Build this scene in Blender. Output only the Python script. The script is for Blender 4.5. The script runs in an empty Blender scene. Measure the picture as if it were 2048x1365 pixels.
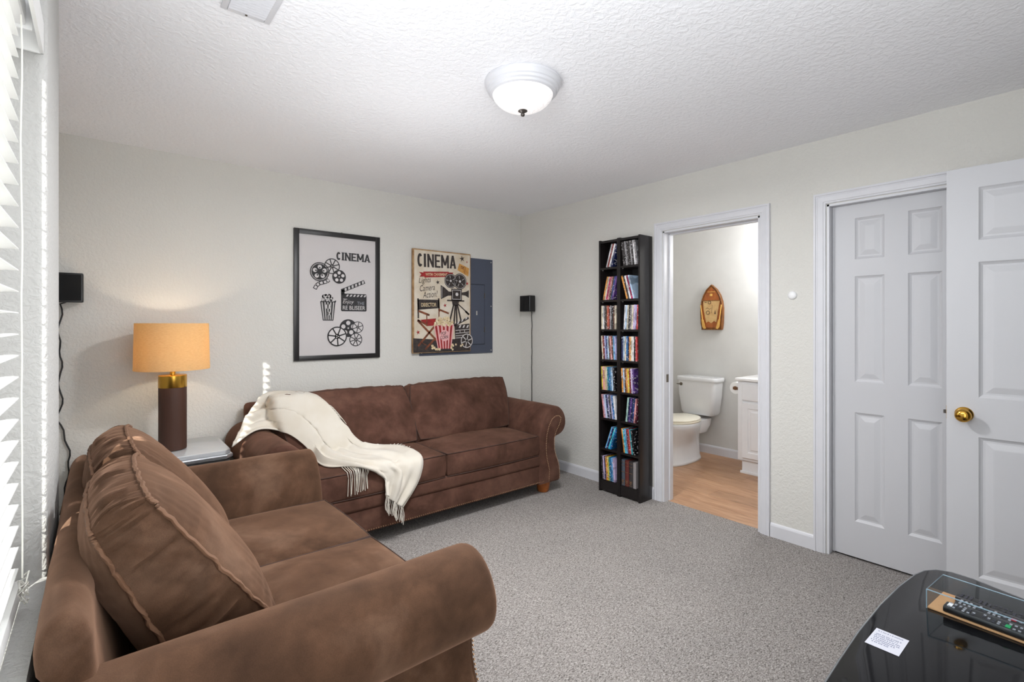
import bpy, bmesh, math, random
from mathutils import Vector, Matrix, noise
from mathutils.bvhtree import BVHTree

S = bpy.context.scene
C = S.collection
R = math.radians
PI = math.pi

def lin(c):
    def g(x):
        x /= 255.0
        return x/12.92 if x <= 0.04045 else ((x+0.055)/1.055)**2.4
    return (g(c[0]), g(c[1]), g(c[2]), 1.0)

# ------------------------------------------------------------------ camera, world, sun, lights, exposure
cam = bpy.data.objects.new('camera', bpy.data.cameras.new('camera'))
C.objects.link(cam)
cam.location = (0, 0, 1.350)
cam.rotation_euler = (R(90), 0, R(50.297-90))
cam.data.sensor_width = 36.0
cam.data.lens = 993.0/2048*36.0
cam.data.shift_y = -34.45/2048
cam.data.clip_start = 0.02
S.camera = cam

w = bpy.data.worlds.new('sky'); S.world = w; w.use_nodes = True
w.node_tree.nodes['Background'].inputs[0].default_value = (0.80, 0.90, 1.0, 1)
w.node_tree.nodes['Background'].inputs[1].default_value = 0.55

def lamp(name, kind, loc, energy, color=(1, 1, 1), **kw):
    d = bpy.data.lights.new(name, kind); d.energy = energy; d.color = color
    for k, v in kw.items(): setattr(d, k, v)
    o = bpy.data.objects.new(name, d); C.objects.link(o); o.location = loc
    return o
sun = lamp('sun', 'SUN', (-3, -3, 4), 10.0, (1.0, 0.95, 0.86), angle=R(0.5))
sd = Vector((0.435, 0.90, -0.39)).normalized()
sun.rotation_euler = sd.to_track_quat('-Z', 'Y').to_euler()
# added soft fill lamp in front of the solid wall behind the camera
a = lamp('front_soft_fill', 'AREA', (0.45, -0.33, 1.40), 26.0, (0.93, 0.965, 1.0), shape='RECTANGLE', size=1.3, size_y=1.9)
a.rotation_euler = (R(97), 0, 0)
# added unseen strip lamp, standing in for daylight the open slats throw up
a2 = lamp('left_strip_fill', 'AREA', (0.14, 0.45, 1.90), 20.0, (0.92, 0.96, 1.0), shape='RECTANGLE', size=1.3, size_y=0.14)
a2.rotation_euler = Vector((.76, 0, .65)).to_track_quat('-Z', 'Y').to_euler()
lamp('bathroom_light', 'POINT', (4.62, 1.72, 2.02), 28.0, (0.97, 0.98, 1.0), shadow_soft_size=0.12)

S.view_settings.view_transform = 'Standard'
S.view_settings.look = 'None'
S.view_settings.gamma = 1.0
S.view_settings.use_curve_mapping = False
S.view_settings.exposure = 0.30
S.cycles.max_bounces = 10
S.cycles.diffuse_bounces = 6
S.cycles.use_denoising = True
S.cycles.sample_clamp_indirect = 6.0

# ------------------------------------------------------------------ materials
class Nt:
    def __init__(s, name):
        s.m = bpy.data.materials.new(name); s.m.use_nodes = True
        s.t = s.m.node_tree; s.n = s.t.nodes; s.b = s.n['Principled BSDF']
        s.co = s.n.new('ShaderNodeTexCoord')
    def link(s, a, b): s.t.links.new(a, b)
    def mapping(s, scale=(1, 1, 1), src='Object', rot=(0, 0, 0)):
        m = s.n.new('ShaderNodeMapping'); m.inputs['Scale'].default_value = scale; m.inputs['Rotation'].default_value = rot
        s.link(s.co.outputs[src], m.inputs['Vector']); return m.outputs['Vector']
    def noise(s, vec, scale, detail=3, rough=.55, dist=0):
        t = s.n.new('ShaderNodeTexNoise'); t.inputs['Scale'].default_value = scale; t.inputs['Detail'].default_value = detail
        t.inputs['Roughness'].default_value = rough; t.inputs['Distortion'].default_value = dist
        s.link(vec, t.inputs['Vector']); return t.outputs['Fac']
    def ramp(s, fac, stops):
        r = s.n.new('ShaderNodeValToRGB'); e = r.color_ramp.elements
        while len(e) < len(stops): e.new(0.5)
        for i, (p, c) in enumerate(stops):
            e[i].position = p; e[i].color = c if len(c) == 4 else (*c, 1)
        s.link(fac, r.inputs['Fac']); return r.outputs['Color']
    def mix(s, fac, a, b, mode='MIX'):
        m = s.n.new('ShaderNodeMix'); m.data_type = 'RGBA'; m.blend_type = mode
        for sock, v in ((m.inputs[0], fac), (m.inputs[6], a), (m.inputs[7], b)):
            if hasattr(v, 'links'): s.link(v, sock)
            else: sock.default_value = v
        return m.outputs[2]
    def bump(s, h, strength, dist, prev=None):
        b = s.n.new('ShaderNodeBump'); b.inputs['Strength'].default_value = strength; b.inputs['Distance'].default_value = dist
        s.link(h, b.inputs['Height'])
        if prev is not None: s.link(prev, b.inputs['Normal'])
        s.link(b.outputs['Normal'], s.b.inputs['Normal']); return b.outputs['Normal']
    def set(s, **kw):
        for k, v in kw.items():
            s.b.inputs[k.replace('_', ' ')].default_value = v

def mat(name, col, rough=.5, metal=0.0, col2=None, nscale=8, bump=None, detail=3, **kw):
    t = Nt(name); t.set(Base_Color=lin(col), Roughness=rough, Metallic=metal)
    t.set(**kw)
    v = t.mapping()
    f = t.noise(v, nscale, detail)
    c2 = col2 if col2 else tuple(x*0.985 for x in col)
    t.link(t.ramp(f, [(.35, lin(c2)), (.65, lin(col))]), t.b.inputs['Base Color'])
    if bump: t.bump(t.noise(v, bump[0], bump[3] if len(bump) > 3 else 3), bump[1], bump[2])
    return t.m

def wall_mat(name, col, s1, st, d1, s2=None):
    t = Nt(name); t.set(Roughness=.85)
    v = t.mapping()
    t.link(t.ramp(t.noise(v, 1.2, 2), [(.3, lin(tuple(x*.985 for x in col))), (.7, lin(col))]), t.b.inputs['Base Color'])
    n = t.noise(v, s1, 2.5, .5, .6)
    n2 = t.ramp(n, [(.38, (0, 0, 0)), (.62, (1, 1, 1))])
    b = t.bump(n2, st, d1)
    return t.m

def suede_mat(name, c0, c1, c2, sheen=.35):
    t = Nt(name); v = t.mapping()
    f1 = t.noise(v, 3.2, 4, .6, .5); f2 = t.noise(v, 13, 4, .6, .4); f3 = t.noise(v, 420, 2)
    base = t.ramp(f1, [(.30, lin(c0)), (.50, lin(c1)), (.72, lin(c2))])
    d = t.ramp(f2, [(.3, (.68, .68, .68)), (.7, (1.22, 1.22, 1.22))])
    base = t.mix(.75, base, d, 'MULTIPLY')
    g = t.ramp(f3, [(.3, (.78, .78, .78)), (.7, (1.15, 1.15, 1.15))])
    base = t.mix(.6, base, g, 'MULTIPLY')
    t.link(base, t.b.inputs['Base Color'])
    t.set(Roughness=.92, Sheen_Weight=sheen, Sheen_Roughness=.45, Sheen_Tint=lin((190, 150, 125)), Specular_IOR_Level=.12)
    b = t.bump(f2, .06, .012)
    t.bump(f3, .25, .0015, b)
    return t.m

def wood_mat(name, c0, c1, c2, scale=(1, 1, 1), rough=.45, per_obj=0.0, ring=6.0):
    t = Nt(name); v = t.mapping(scale)
    f = t.noise(v, ring, 5, .6, 1.5)
    col = t.ramp(f, [(.25, lin(c0)), (.5, lin(c1)), (.75, lin(c2))])
    if per_obj:
        oi = t.n.new('ShaderNodeObjectInfo')
        k = t.ramp(oi.outputs['Random'], [(0, (1-per_obj,)*3), (1, (1+per_obj,)*3)])
        col = t.mix(1.0, col, k, 'MULTIPLY')
    t.link(col, t.b.inputs['Base Color']); t.set(Roughness=rough)
    t.bump(f, .08, .002)
    return t.m

M = {}
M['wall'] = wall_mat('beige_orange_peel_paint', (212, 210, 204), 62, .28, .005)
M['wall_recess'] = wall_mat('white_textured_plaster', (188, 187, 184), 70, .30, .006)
M['ceiling'] = wall_mat('white_knockdown_ceiling', (243, 243, 246), 46, .28, .006)
M['bath_wall'] = mat('pale_smooth_paint', (204, 203, 199), .8, bump=(60, .1, .003))
M['trim'] = mat('white_trim_paint', (212, 212, 216), .38)
t = Nt('white_door_paint'); v = t.mapping((46, 46, 2.6)); f = t.noise(v, 1.6, 4, .6, 2.0)
t.set(Base_Color=lin((194, 194, 197)), Roughness=.42); t.bump(f, .12, .0015); M['door'] = t.m
# carpet
t = Nt('grey_loop_carpet'); v = t.mapping((1, 1, 1))
ang = t.mapping((1.0, 1.9, 1), rot=(0, 0, R(38)))
f = t.noise(ang, 105, 3, .7, .9); f2 = t.noise(v, 2.2, 3); f3 = t.noise(v, 260, 2)
c = t.ramp(f, [(.32, lin((62, 57, 54))), (.46, lin((140, 134, 129))), (.60, lin((182, 176, 172))), (.75, lin((206, 201, 197)))])
c = t.mix(.6, c, t.ramp(f2, [(.3, (.90, .90, .90)), (.7, (1.06, 1.05, 1.04))]), 'MULTIPLY')
c = t.mix(.5, c, t.ramp(f3, [(.3, (.75, .75, .75)), (.7, (1.15, 1.15, 1.15))]), 'MULTIPLY')
t.link(c, t.b.inputs['Base Color']); t.set(Roughness=.95, Specular_IOR_Level=.1, Sheen_Weight=.1); t.bump(f, .8, .008); M['carpet'] = t.m
M['suede'] = suede_mat('brown_suede_near', (56, 39, 28), (81, 58, 43), (106, 82, 66), .6)
M['suede_far'] = suede_mat('brown_suede_far', (64, 43, 34), (86, 59, 49), (104, 75, 63), .28)
M['piping'] = mat('brown_piping', (112, 80, 58), .8, bump=(90, .3, .002))
M['piping_dark'] = mat('dark_brown_piping', (62, 42, 34), .85)
M['nailhead'] = mat('antique_brass_nailhead', (176, 140, 108), .35, .8)
M['foot'] = wood_mat('honey_wood_foot', (120, 62, 24), (158, 88, 38), (176, 104, 50), (3, 3, 12), .3)
M['black_paint'] = mat('espresso_laminate', (26, 22, 22), .32, bump=(150, .05, .001))
M['black_in'] = mat('black_laminate_inside', (13, 12, 13), .5)
M['pin'] = mat('shelf_pin_metal', (190, 188, 184), .4, .5)
M['plank'] = wood_mat('light_oak_plank', (140, 102, 74), (172, 132, 100), (190, 152, 120), (9, 1.1, 1), .4, .12, 3.0)
M['porcelain'] = mat('white_porcelain', (226, 227, 228), .12, Coat_Weight=.5)
M['seat_plastic'] = mat('white_toilet_seat', (240, 234, 216), .2)
M['vanity'] = mat('white_cabinet_paint', (231, 231, 233), .35)
M['marble'] = mat('white_cultured_marble', (238, 237, 236), .15)
M['chrome'] = mat('brushed_nickel', (120, 112, 100), .3, 1.0)
M['brass'] = mat('polished_brass', (206, 158, 70), .14, 1.0, nscale=3)
M['gold'] = mat('satin_gold', (214, 168, 72), .26, 1.0)
M['bronze'] = mat('dark_bronze', (84, 78, 74), .35, .6)
M['lamp_brown'] = mat('dark_brown_leather_column', (70, 42, 30), .6, bump=(260, .3, .001))
M['black'] = mat('black_plastic', (20, 19, 20), .35)
M['black_matte'] = mat('black_speaker_cloth', (12, 12, 13), .9, bump=(600, .3, .001))
M['cable'] = mat('black_cable', (28, 28, 30), .5)
M['white_plastic'] = mat('white_plastic', (235, 235, 235), .35)
M['slat'] = mat('white_blind_slat', (238, 238, 236), .4)
M['cord'] = mat('white_cord', (230, 228, 220), .8)
M['panel_grey'] = mat('blue_grey_enamel', (74, 80, 96), .5)
M['panel_dark'] = mat('dark_seam', (40, 44, 54), .6)
M['frame_black'] = mat('black_picture_frame', (28, 26, 26), .35)
M['print_paper'] = mat('pale_grey_print', (212, 207, 206), .6, nscale=3)
M['ink'] = mat('charcoal_ink', (40, 38, 40), .7)
M['ink_white'] = mat('pale_ink', (206, 202, 200), .7)
M['sign_cream'] = mat('aged_cream_sign', (216, 207, 192), .6, col2=(196, 180, 156), nscale=7)
M['sign_edge'] = mat('worn_tan_edge', (176, 142, 100), .7, col2=(140, 104, 66), nscale=20)
M['sign_red'] = mat('sign_red', (160, 36, 36), .6, col2=(132, 28, 30), nscale=30)
M['sign_pink'] = mat('sign_pink', (226, 170, 170), .6)
M['sign_dark'] = mat('sign_black', (38, 33, 33), .6, col2=(64, 54, 50), nscale=40)
M['sign_wood'] = mat('sign_brown_wood', (134, 74, 44), .6, col2=(92, 50, 32), nscale=30)
M['sign_gold'] = mat('sign_ticket_gold', (206, 154, 80), .6, col2=(180, 124, 56), nscale=30)
M['popcorn'] = mat('sign_popcorn', (232, 218, 184), .6, col2=(196, 170, 128), nscale=60)
def thin_glass(name, tint, k, rough=.02):
    t = Nt(name); t.n.remove(t.b)
    tr = t.n.new('ShaderNodeBsdfTransparent'); tr.inputs[0].default_value = (*tint, 1)
    gl = t.n.new('ShaderNodeBsdfGlossy'); gl.inputs['Roughness'].default_value = rough
    fr = t.n.new('ShaderNodeFresnel'); fr.inputs[0].default_value = 1.45
    mu = t.n.new('ShaderNodeMath'); mu.operation = 'MULTIPLY'; mu.inputs[1].default_value = k; t.link(fr.outputs[0], mu.inputs[0])
    ge = t.n.new('ShaderNodeNewGeometry'); m2 = t.n.new('ShaderNodeMath'); m2.operation = 'SUBTRACT'; m2.inputs[0].default_value = 1.0; t.link(ge.outputs['Backfacing'], m2.inputs[1])
    m3 = t.n.new('ShaderNodeMath'); m3.operation = 'MULTIPLY'; t.link(mu.outputs[0], m3.inputs[0]); t.link(m2.outputs[0], m3.inputs[1]); mu = m3
    mx = t.n.new('ShaderNodeMixShader'); t.link(mu.outputs[0], mx.inputs[0]); t.link(tr.outputs[0], mx.inputs[1]); t.link(gl.outputs[0], mx.inputs[2])
    t.link(mx.outputs[0], t.n['Material Output'].inputs['Surface']); return t.m
M['glaze'] = thin_glass('picture_glazing', (.97, .97, .97), 1.0)
M['pane'] = thin_glass('window_glass', (.97, .99, 1.0), 1.0, 0.0)
M['acrylic'] = thin_glass('clear_acrylic', (.96, .98, .985), .8, .03)
M['acrylic_edge'] = mat('acrylic_edge', (150, 176, 190), .15, Alpha=.75)
M['black_glass'] = mat('black_tempered_glass', (7, 7, 9), .05, Specular_IOR_Level=.16)
M['glass_edge'] = mat('table_glass_edge', (120, 124, 128), .15, .3)
M['mirror_white'] = mat('mirrored_table_top', (206, 208, 210), .12, .15)
M['silver'] = mat('silver_bevel', (226, 228, 232), .12, .8)
M['grey_panel'] = mat('grey_mirror_panel', (128, 130, 132), .2, .5)
M['cardboard'] = mat('tan_board', (186, 142, 100), .8)
M['button'] = mat('grey_rubber_button', (150, 152, 160), .6)
M['button_dark'] = mat('dark_button', (60, 60, 68), .6)
M['button_green'] = mat('green_button', (30, 150, 90), .6)
M['button_red'] = mat('red_button', (180, 40, 60), .6)
M['card'] = mat('pale_card_stock', (198, 199, 208), .6)
M['card_ink'] = mat('blue_grey_print', (112, 118, 142), .7)
M['throw'] = mat('cream_woven_throw', (208, 202, 191), .95, col2=(200, 192, 178), nscale=5, bump=(900, .25, .0006), Sheen_Weight=.2)
M['paper_roll'] = mat('toilet_paper', (240, 240, 238), .9)
M['dark_wood'] = mat('holder_brown', (110, 74, 46), .5)
M['boat_out'] = wood_mat('carved_dark_wood', (84, 48, 20), (124, 76, 32), (150, 96, 44), (4, 4, 1), .35)
M['boat_deck'] = wood_mat('boat_red_wood', (130, 68, 26), (160, 88, 36), (178, 104, 46), (4, 4, 1), .35)
M['boat_map'] = mat('parchment_map', (206, 172, 116), .6, col2=(190, 150, 96), nscale=16)
M['oar'] = wood_mat('oar_yellow_wood', (190, 140, 60), (208, 160, 80), (222, 178, 100), (4, 4, 1), .4)
M['brush'] = mat('dark_brush_handle', (60, 50, 44), .4)
# lamp shade: linen that lets the bulb shine through
t = Nt('linen_lamp_shade'); v = t.mapping((1, 1, 6)); f = t.noise(v, 60, 3)
colr = t.ramp(f, [(.3, lin((228, 196, 142))), (.7, lin((240, 212, 160)))])
tr = t.n.new('ShaderNodeBsdfTranslucent'); mx = t.n.new('ShaderNodeMixShader'); mx.inputs[0].default_value = .42
t.link(colr, t.b.inputs['Base Color']); t.link(colr, tr.inputs['Color']); t.set(Roughness=.9)
t.link(t.b.outputs[0], mx.inputs[1]); t.link(tr.outputs[0], mx.inputs[2]); t.link(mx.outputs[0], t.n['Material Output'].inputs['Surface'])
M['shade'] = t.m
# ceiling light bowl: glowing patterned glass
t = Nt('glowing_swirl_glass'); v = t.mapping((1, 1, 1)); f = t.noise(v, 24, 2, .5, 3.5)
t.set(Base_Color=lin((236, 232, 232)), Roughness=.25)
e = t.ramp(f, [(.35, (.62, .60, .62)), (.6, (1, .98, .95))])
t.link(e, t.b.inputs['Emission Color']); t.set(Emission_Strength=.42); t.bump(f, .5, .01); M['bowl'] = t.m
t = Nt('bulb_glow'); t.set(Base_Color=(1, .9, .7, 1)); t.set(Emission_Color=(1, .8, .5, 1), Emission_Strength=8.0); M['bulb'] = t.m
# disc cases: one material, the colour of each case is its own object colour
t = Nt('printed_disc_case'); oi = t.n.new('ShaderNodeObjectInfo')
ad = t.n.new('ShaderNodeVectorMath'); ad.operation = 'ADD'
sc_ = t.n.new('ShaderNodeVectorMath'); sc_.operation = 'SCALE'; sc_.inputs[3].default_value = 37.0
cm = t.n.new('ShaderNodeCombineXYZ')
for i in range(3): t.link(oi.outputs['Random'], cm.inputs[i])
t.link(cm.outputs[0], sc_.inputs[0]); t.link(t.mapping((.5, 1.6, 1)), ad.inputs[0]); t.link(sc_.outputs[0], ad.inputs[1])
f = t.noise(ad.outputs[0], 75, 2, .6); f2 = t.noise(ad.outputs[0], 16, 1)
hs = t.n.new('ShaderNodeHueSaturation'); hs.inputs['Value'].default_value = .35; t.link(oi.outputs['Color'], hs.inputs['Color'])
c = t.mix(t.ramp(f2, [(.48, (0, 0, 0)), (.56, (.75, .75, .75))]), oi.outputs['Color'], hs.outputs[0])
c = t.mix(t.ramp(f, [(.60, (0, 0, 0)), (.66, (.8, .8, .8))]), c, lin((225, 220, 222)))
t.link(c, t.b.inputs['Base Color']); t.set(Roughness=.22); M['disc'] = t.m
t = Nt('cloth_book_cover'); oi = t.n.new('ShaderNodeObjectInfo'); t.link(oi.outputs['Color'], t.b.inputs['Base Color']); t.set(Roughness=.5)
t.bump(t.noise(t.mapping(), 300, 2), .2, .001); M['book'] = t.m

# ------------------------------------------------------------------ mesh helpers
class MB:
    def __init__(s): s.v = []; s.f = []
    def add(s, vs, fs, m=None):
        o = len(s.v)
        s.v += [tuple(m @ Vector(p)) if m else tuple(p) for p in vs]
        s.f += [tuple(i+o for i in f) for f in fs]; return s
    def box(s, x0, y0, z0, x1, y1, z1, m=None):
        vs = [(x0, y0, z0), (x1, y0, z0), (x1, y1, z0), (x0, y1, z0), (x0, y0, z1), (x1, y0, z1), (x1, y1, z1), (x0, y1, z1)]
        return s.add(vs, [(0, 3, 2, 1), (4, 5, 6, 7), (0, 1, 5, 4), (1, 2, 6, 5), (2, 3, 7, 6), (3, 0, 4, 7)], m)
    def lathe(s, prof, n=32, m=None, axis='z'):
        vs = []; fs = []
        for (r, z) in prof:
            for k in range(n):
                a = 2*PI*k/n; vs.append((r*math.cos(a), r*math.sin(a), z))
        for i in range(len(prof)-1):
            for k in range(n):
                k2 = (k+1) % n; fs.append((i*n+k, i*n+k2, (i+1)*n+k2, (i+1)*n+k))
        fs.append(tuple(range(n-1, -1, -1))); L = (len(prof)-1)*n; fs.append(tuple(L+k for k in range(n)))
        return s.add(vs, fs, m)
    def tube(s, pts, r, n=6, closed=False):
        pts = [Vector(p) for p in pts]; N = len(pts); vs = []; fs = []
        up = Vector((0.13, 0.31, 0.94)).normalized()
        for i, p in enumerate(pts):
            a = pts[i-1] if (i > 0 or closed) else p; b = pts[(i+1) % N] if (i < N-1 or closed) else p
            d = (b-a)
            d = d.normalized() if d.length > 1e-9 else Vector((0, 0, 1))
            u = d.cross(up)
            if u.length < .05: u = d.cross(Vector((1, 0, 0)))
            u.normalize(); w_ = u.cross(d)
            rr = r[i] if isinstance(r, (list, tuple)) else r
            for k in range(n):
                t_ = 2*PI*k/n; vs.append(p + u*math.cos(t_)*rr + w_*math.sin(t_)*rr)
        for i in range(N if closed else N-1):
            j = (i+1) % N
            for k in range(n):
                k2 = (k+1) % n; fs.append((i*n+k, i*n+k2, j*n+k2, j*n+k))
        if not closed:
            fs.append(tuple(range(n-1, -1, -1))); fs.append(tuple((N-1)*n+k for k in range(n)))
        return s.add(vs, fs)
    def prism(s, poly, a, b, axis='y', m=None):
        """poly: 2-D outline; axis y -> (x,z) outline extruded in y; x -> (y,z); z -> (x,y)"""
        n = len(poly)
        def P(p, h): return {'y': (p[0], h, p[1]), 'x': (h, p[0], p[1]), 'z': (p[0], p[1], h)}[axis]
        vs = [P(p, a) for p in poly]+[P(p, b) for p in poly]
        fs = [tuple(range(n)), tuple(range(2*n-1, n-1, -1))]+[(i, n+i, n+(i+1) % n, (i+1) % n) for i in range(n)]
        return s.add(vs, fs, m)
    def disc(s, c, r, n=20, h=.004, rx=None):
        return s.prism([(c[0]+(rx or r)*math.cos(2*PI*k/n), c[1]+r*math.sin(2*PI*k/n)) for k in range(n)], 0, h)
    def build(s, name, m, parent=None, bevel=0, seg=2, smooth=35, kind=None):
        me = bpy.data.meshes.new(name); me.from_pydata(s.v, [], s.f); me.validate()
        bm = bmesh.new(); bm.from_mesh(me)
        bmesh.ops.recalc_face_normals(bm, faces=bm.faces)
        if bevel:
            es = [e for e in bm.edges if len(e.link_faces) == 2 and e.calc_face_angle(0) > R(38)]
            bmesh.ops.bevel(bm, geom=es, offset=bevel, segments=seg, affect='EDGES', profile=.6)
        bm.to_mesh(me); bm.free()
        if smooth:
            for p in me.polygons: p.use_smooth = True
            try: me.set_sharp_from_angle(angle=R(smooth))
            except Exception: pass
        if isinstance(m, str): m = M[m]
        me.materials.append(m)
        o = bpy.data.objects.new(name, me); C.objects.link(o)
        if parent: o.parent = parent
        if kind: o['kind'] = kind
        return o

def thing(name, label, cat, loc=(0, 0, 0), rz=0, group=None):
    o = bpy.data.objects.new(name, None); C.objects.link(o); o.location = loc; o.rotation_euler = (0, 0, rz)
    o.empty_display_size = .1
    o['label'] = label; o['category'] = cat
    if group: o['group'] = group
    return o
def tag(o, label, cat, group=None):
    o['label'] = label; o['category'] = cat
    if group: o['group'] = group
    return o
def struct(name, loc=(0, 0, 0), rz=0):
    o = bpy.data.objects.new(name, None); C.objects.link(o); o.location = loc; o.rotation_euler = (0, 0, rz); o['kind'] = 'structure'; return o

def text_geo(txt, w, h, x0=0, z0=0, shear=0.0, offset=0.0, rot=0.0, depth=.0006):
    cu = bpy.data.curves.new('t', 'FONT'); cu.body = txt; cu.shear = shear; cu.offset = offset; cu.extrude = .001; cu.resolution_u = 3
    o = bpy.data.objects.new('t', cu); C.objects.link(o)
    dg = bpy.context.evaluated_depsgraph_get(); dg.update()
    me = bpy.data.meshes.new_from_object(o.evaluated_get(dg))
    vs = [v.co.copy() for v in me.vertices]; fs = [tuple(p.vertices) for p in me.polygons]
    bpy.data.objects.remove(o); bpy.data.meshes.remove(me); bpy.data.curves.remove(cu)
    xs = [v.x for v in vs]; ys = [v.y for v in vs]
    ax, bx, ay, by = min(xs), max(xs), min(ys), max(ys)
    out = []
    c, s_ = math.cos(rot), math.sin(rot)
    for v in vs:
        x = (v.x-ax)/(bx-ax)*w; z = (v.y-ay)/(by-ay)*h
        out.append((x0+x*c-z*s_, depth if v.z < 0 else 0.0, z0+x*s_+z*c))
    return out, fs

# ------------------------------------------------------------------ room shell
XR, YB, H = 3.285, 3.822, 2.44
YF = -0.36
XL = -0.103
MB().box(-0.5, YF, -.05, XR+.05, YB, 0).build('floor', 'carpet', smooth=0)['kind'] = 'structure'
MB().box(-0.6, YF-.1, H, 5.1, YB+.1, H+.06).build('ceiling', 'ceiling', smooth=0)['kind'] = 'structure'
MB().box(-0.6, YB, -.05, XR+.12, YB+.1, H).build('wall_back', 'wall', smooth=0)['kind'] = 'structure'
# front wall, behind the camera, with the entry doorway at its right end
b = MB(); b.box(-0.6, YF-.1, 0, 2.26, YF, H); b.box(2.26, YF-.1, 2.05, 3.08, YF, H); b.box(3.08, YF-.1, 0, XR+.12, YF, H)
b.build('wall_front', 'wall', smooth=0)['kind'] = 'structure'
b = MB(); b.box(1.2, YF-1.6, 0, 1.25, YF-.1, H); b.box(XR+.07, YF-1.6, 0, XR+.12, YF-.1, H); b.box(1.2, YF-1.65, 0, XR+.12, YF-1.6, H); b.box(1.2, YF-1.65, H, XR+.12, YF-.1, H+.05); b.box(1.2, YF-1.65, -.05, XR+.12, YF, 0)
b.build('wall_hall_sunblock', 'wall', smooth=0)['kind'] = 'structure'  # unseen hall box, added to keep sun from leaking through the doorway
# right wall with two doorways
T = .115
D1 = (1.447, 2.166); D2 = (0.44, 1.062); DH = 2.05
b = MB()
b.box(XR, YF, 0, XR+T, D2[0], H); b.box(XR, D2[0], DH, XR+T, D2[1], H); b.box(XR, D2[1], 0, XR+T, D1[0], H)
b.box(XR, D1[0], DH, XR+T, D1[1], H); b.box(XR, D1[1], 0, XR+T, YB, H)
b.build('wall_right', 'wall', smooth=0)['kind'] = 'structure'
# left wall: window recess, rounded pier, then the wall steps back towards the corner
def rr(x0, y0, x1, y1, r, corners, n=6):
    pts = []
    for (cx, cy, a0, key) in ((x1-r, y1-r, 0, 'ne'), (x0+r, y1-r, 90, 'nw'), (x0+r, y0+r, 180, 'sw'), (x1-r, y0+r, 270, 'se')):
        if key in corners:
            for k in range(n+1):
                t_ = R(a0+90*k/n); pts.append((cx+r*math.cos(t_), cy+r*math.sin(t_)))
        else:
            pts.append({'ne': (x1, y1), 'nw': (x0, y1), 'sw': (x0, y0), 'se': (x1, y0)}[key])
    return pts
YW0, YW1, ZS, ZH = -0.30, 1.745, 0.70, 2.22
b = MB()
b.prism(rr(-.34, YW1, XL, 2.215, .022, ('ne', 'se')), 0, H, 'z')
b.box(-.34, YF, 0, XL, YW1, ZS); b.box(-.34, YF, ZH, XL, YW1, H); b.box(-.34, YF, ZS, XL, YW0, ZH)
b.box(-.55, 2.2, 0, -.42, YB, H); b.box(-.55, 2.1, 0, -.33, 2.2, H)
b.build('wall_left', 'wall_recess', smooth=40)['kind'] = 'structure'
# bathroom shell
XB = 4.89
MB().box(XB, 1.0, -.05, XB+.1, 3.6, H).build('wall_bathroom_back', 'bath_wall', smooth=0)['kind'] = 'structure'
MB().box(XR+T, 3.30, -.05, XB, 3.4, H).build('wall_bathroom_left', 'bath_wall', smooth=0)['kind'] = 'structure'
MB().box(XR+T, 1.1, -.05, XB, 1.2, H).build('wall_bathroom_right', 'bath_wall', smooth=0)['kind'] = 'structure'
MB().box(XR+.05, YF, -.05, XR+T+.4, 1.15, -.001).box(XR+T+.3, YF, 0, XR+T+.4, 1.1, H).box(XR+T, YF-.1, 0, XR+T+.4, YF, H).build('wall_closet_lightblock', 'carpet', smooth=0)['kind'] = 'structure'  # unseen box added behind the closed door to stop light under it
fl = MB().box(XR+.05, 1.2, -.05, XB, 3.3, -.008).build('floor_bathroom', 'dark_wood', smooth=0); fl['kind'] = 'structure'
random.seed(4)
x = XR+.052; row = 0
while x < XB-.01:
    y = 1.2-random.random()*1.0
    while y < 3.3:
        y0, y1 = max(y, 1.2), min(y+1.22, 3.3)
        if y1-y0 > .05:
            MB().box(x+.0008, y0+.0008, -.008, min(x+.178, XB)-.0008, y1-.0008, 0.0).build('plank', 'plank', fl, bevel=.0012, seg=1)
        y += 1.22
    x += .178; row += 1

# baseboards
def baseboard(name, pts, nrm):
    """pts: two floor points; nrm: outward normal"""
    (x0, y0), (x1, y1) = pts
    prof = [(0, 0), (.013, 0), (.013, .072), (.009, .082), (.004, .088), (0, .088)]
    b = MB(); n = len(prof)
    vs = [(x0+nrm[0]*d, y0+nrm[1]*d, z) for d, z in prof]+[(x1+nrm[0]*d, y1+nrm[1]*d, z) for d, z in prof]
    b.add(vs, [tuple(range(n)), tuple(range(2*n-1, n-1, -1))]+[(i, n+i, n+(i+1) % n, (i+1) % n) for i in range(n)])
    o = b.build(name, 'trim', smooth=0); o['kind'] = 'structure'; return o
baseboard('baseboard_back', ((-.42, YB), (XR, YB)), (0, -1))
baseboard('baseboard_right', ((XR, 2.238), (XR, YB)), (-1, 0))
baseboard('baseboard_between_doors', ((XR, 1.124), (XR, 1.378)), (-1, 0))
baseboard('baseboard_bathroom', ((XB, 1.2), (XB, 3.3)), (-1, 0))

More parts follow.
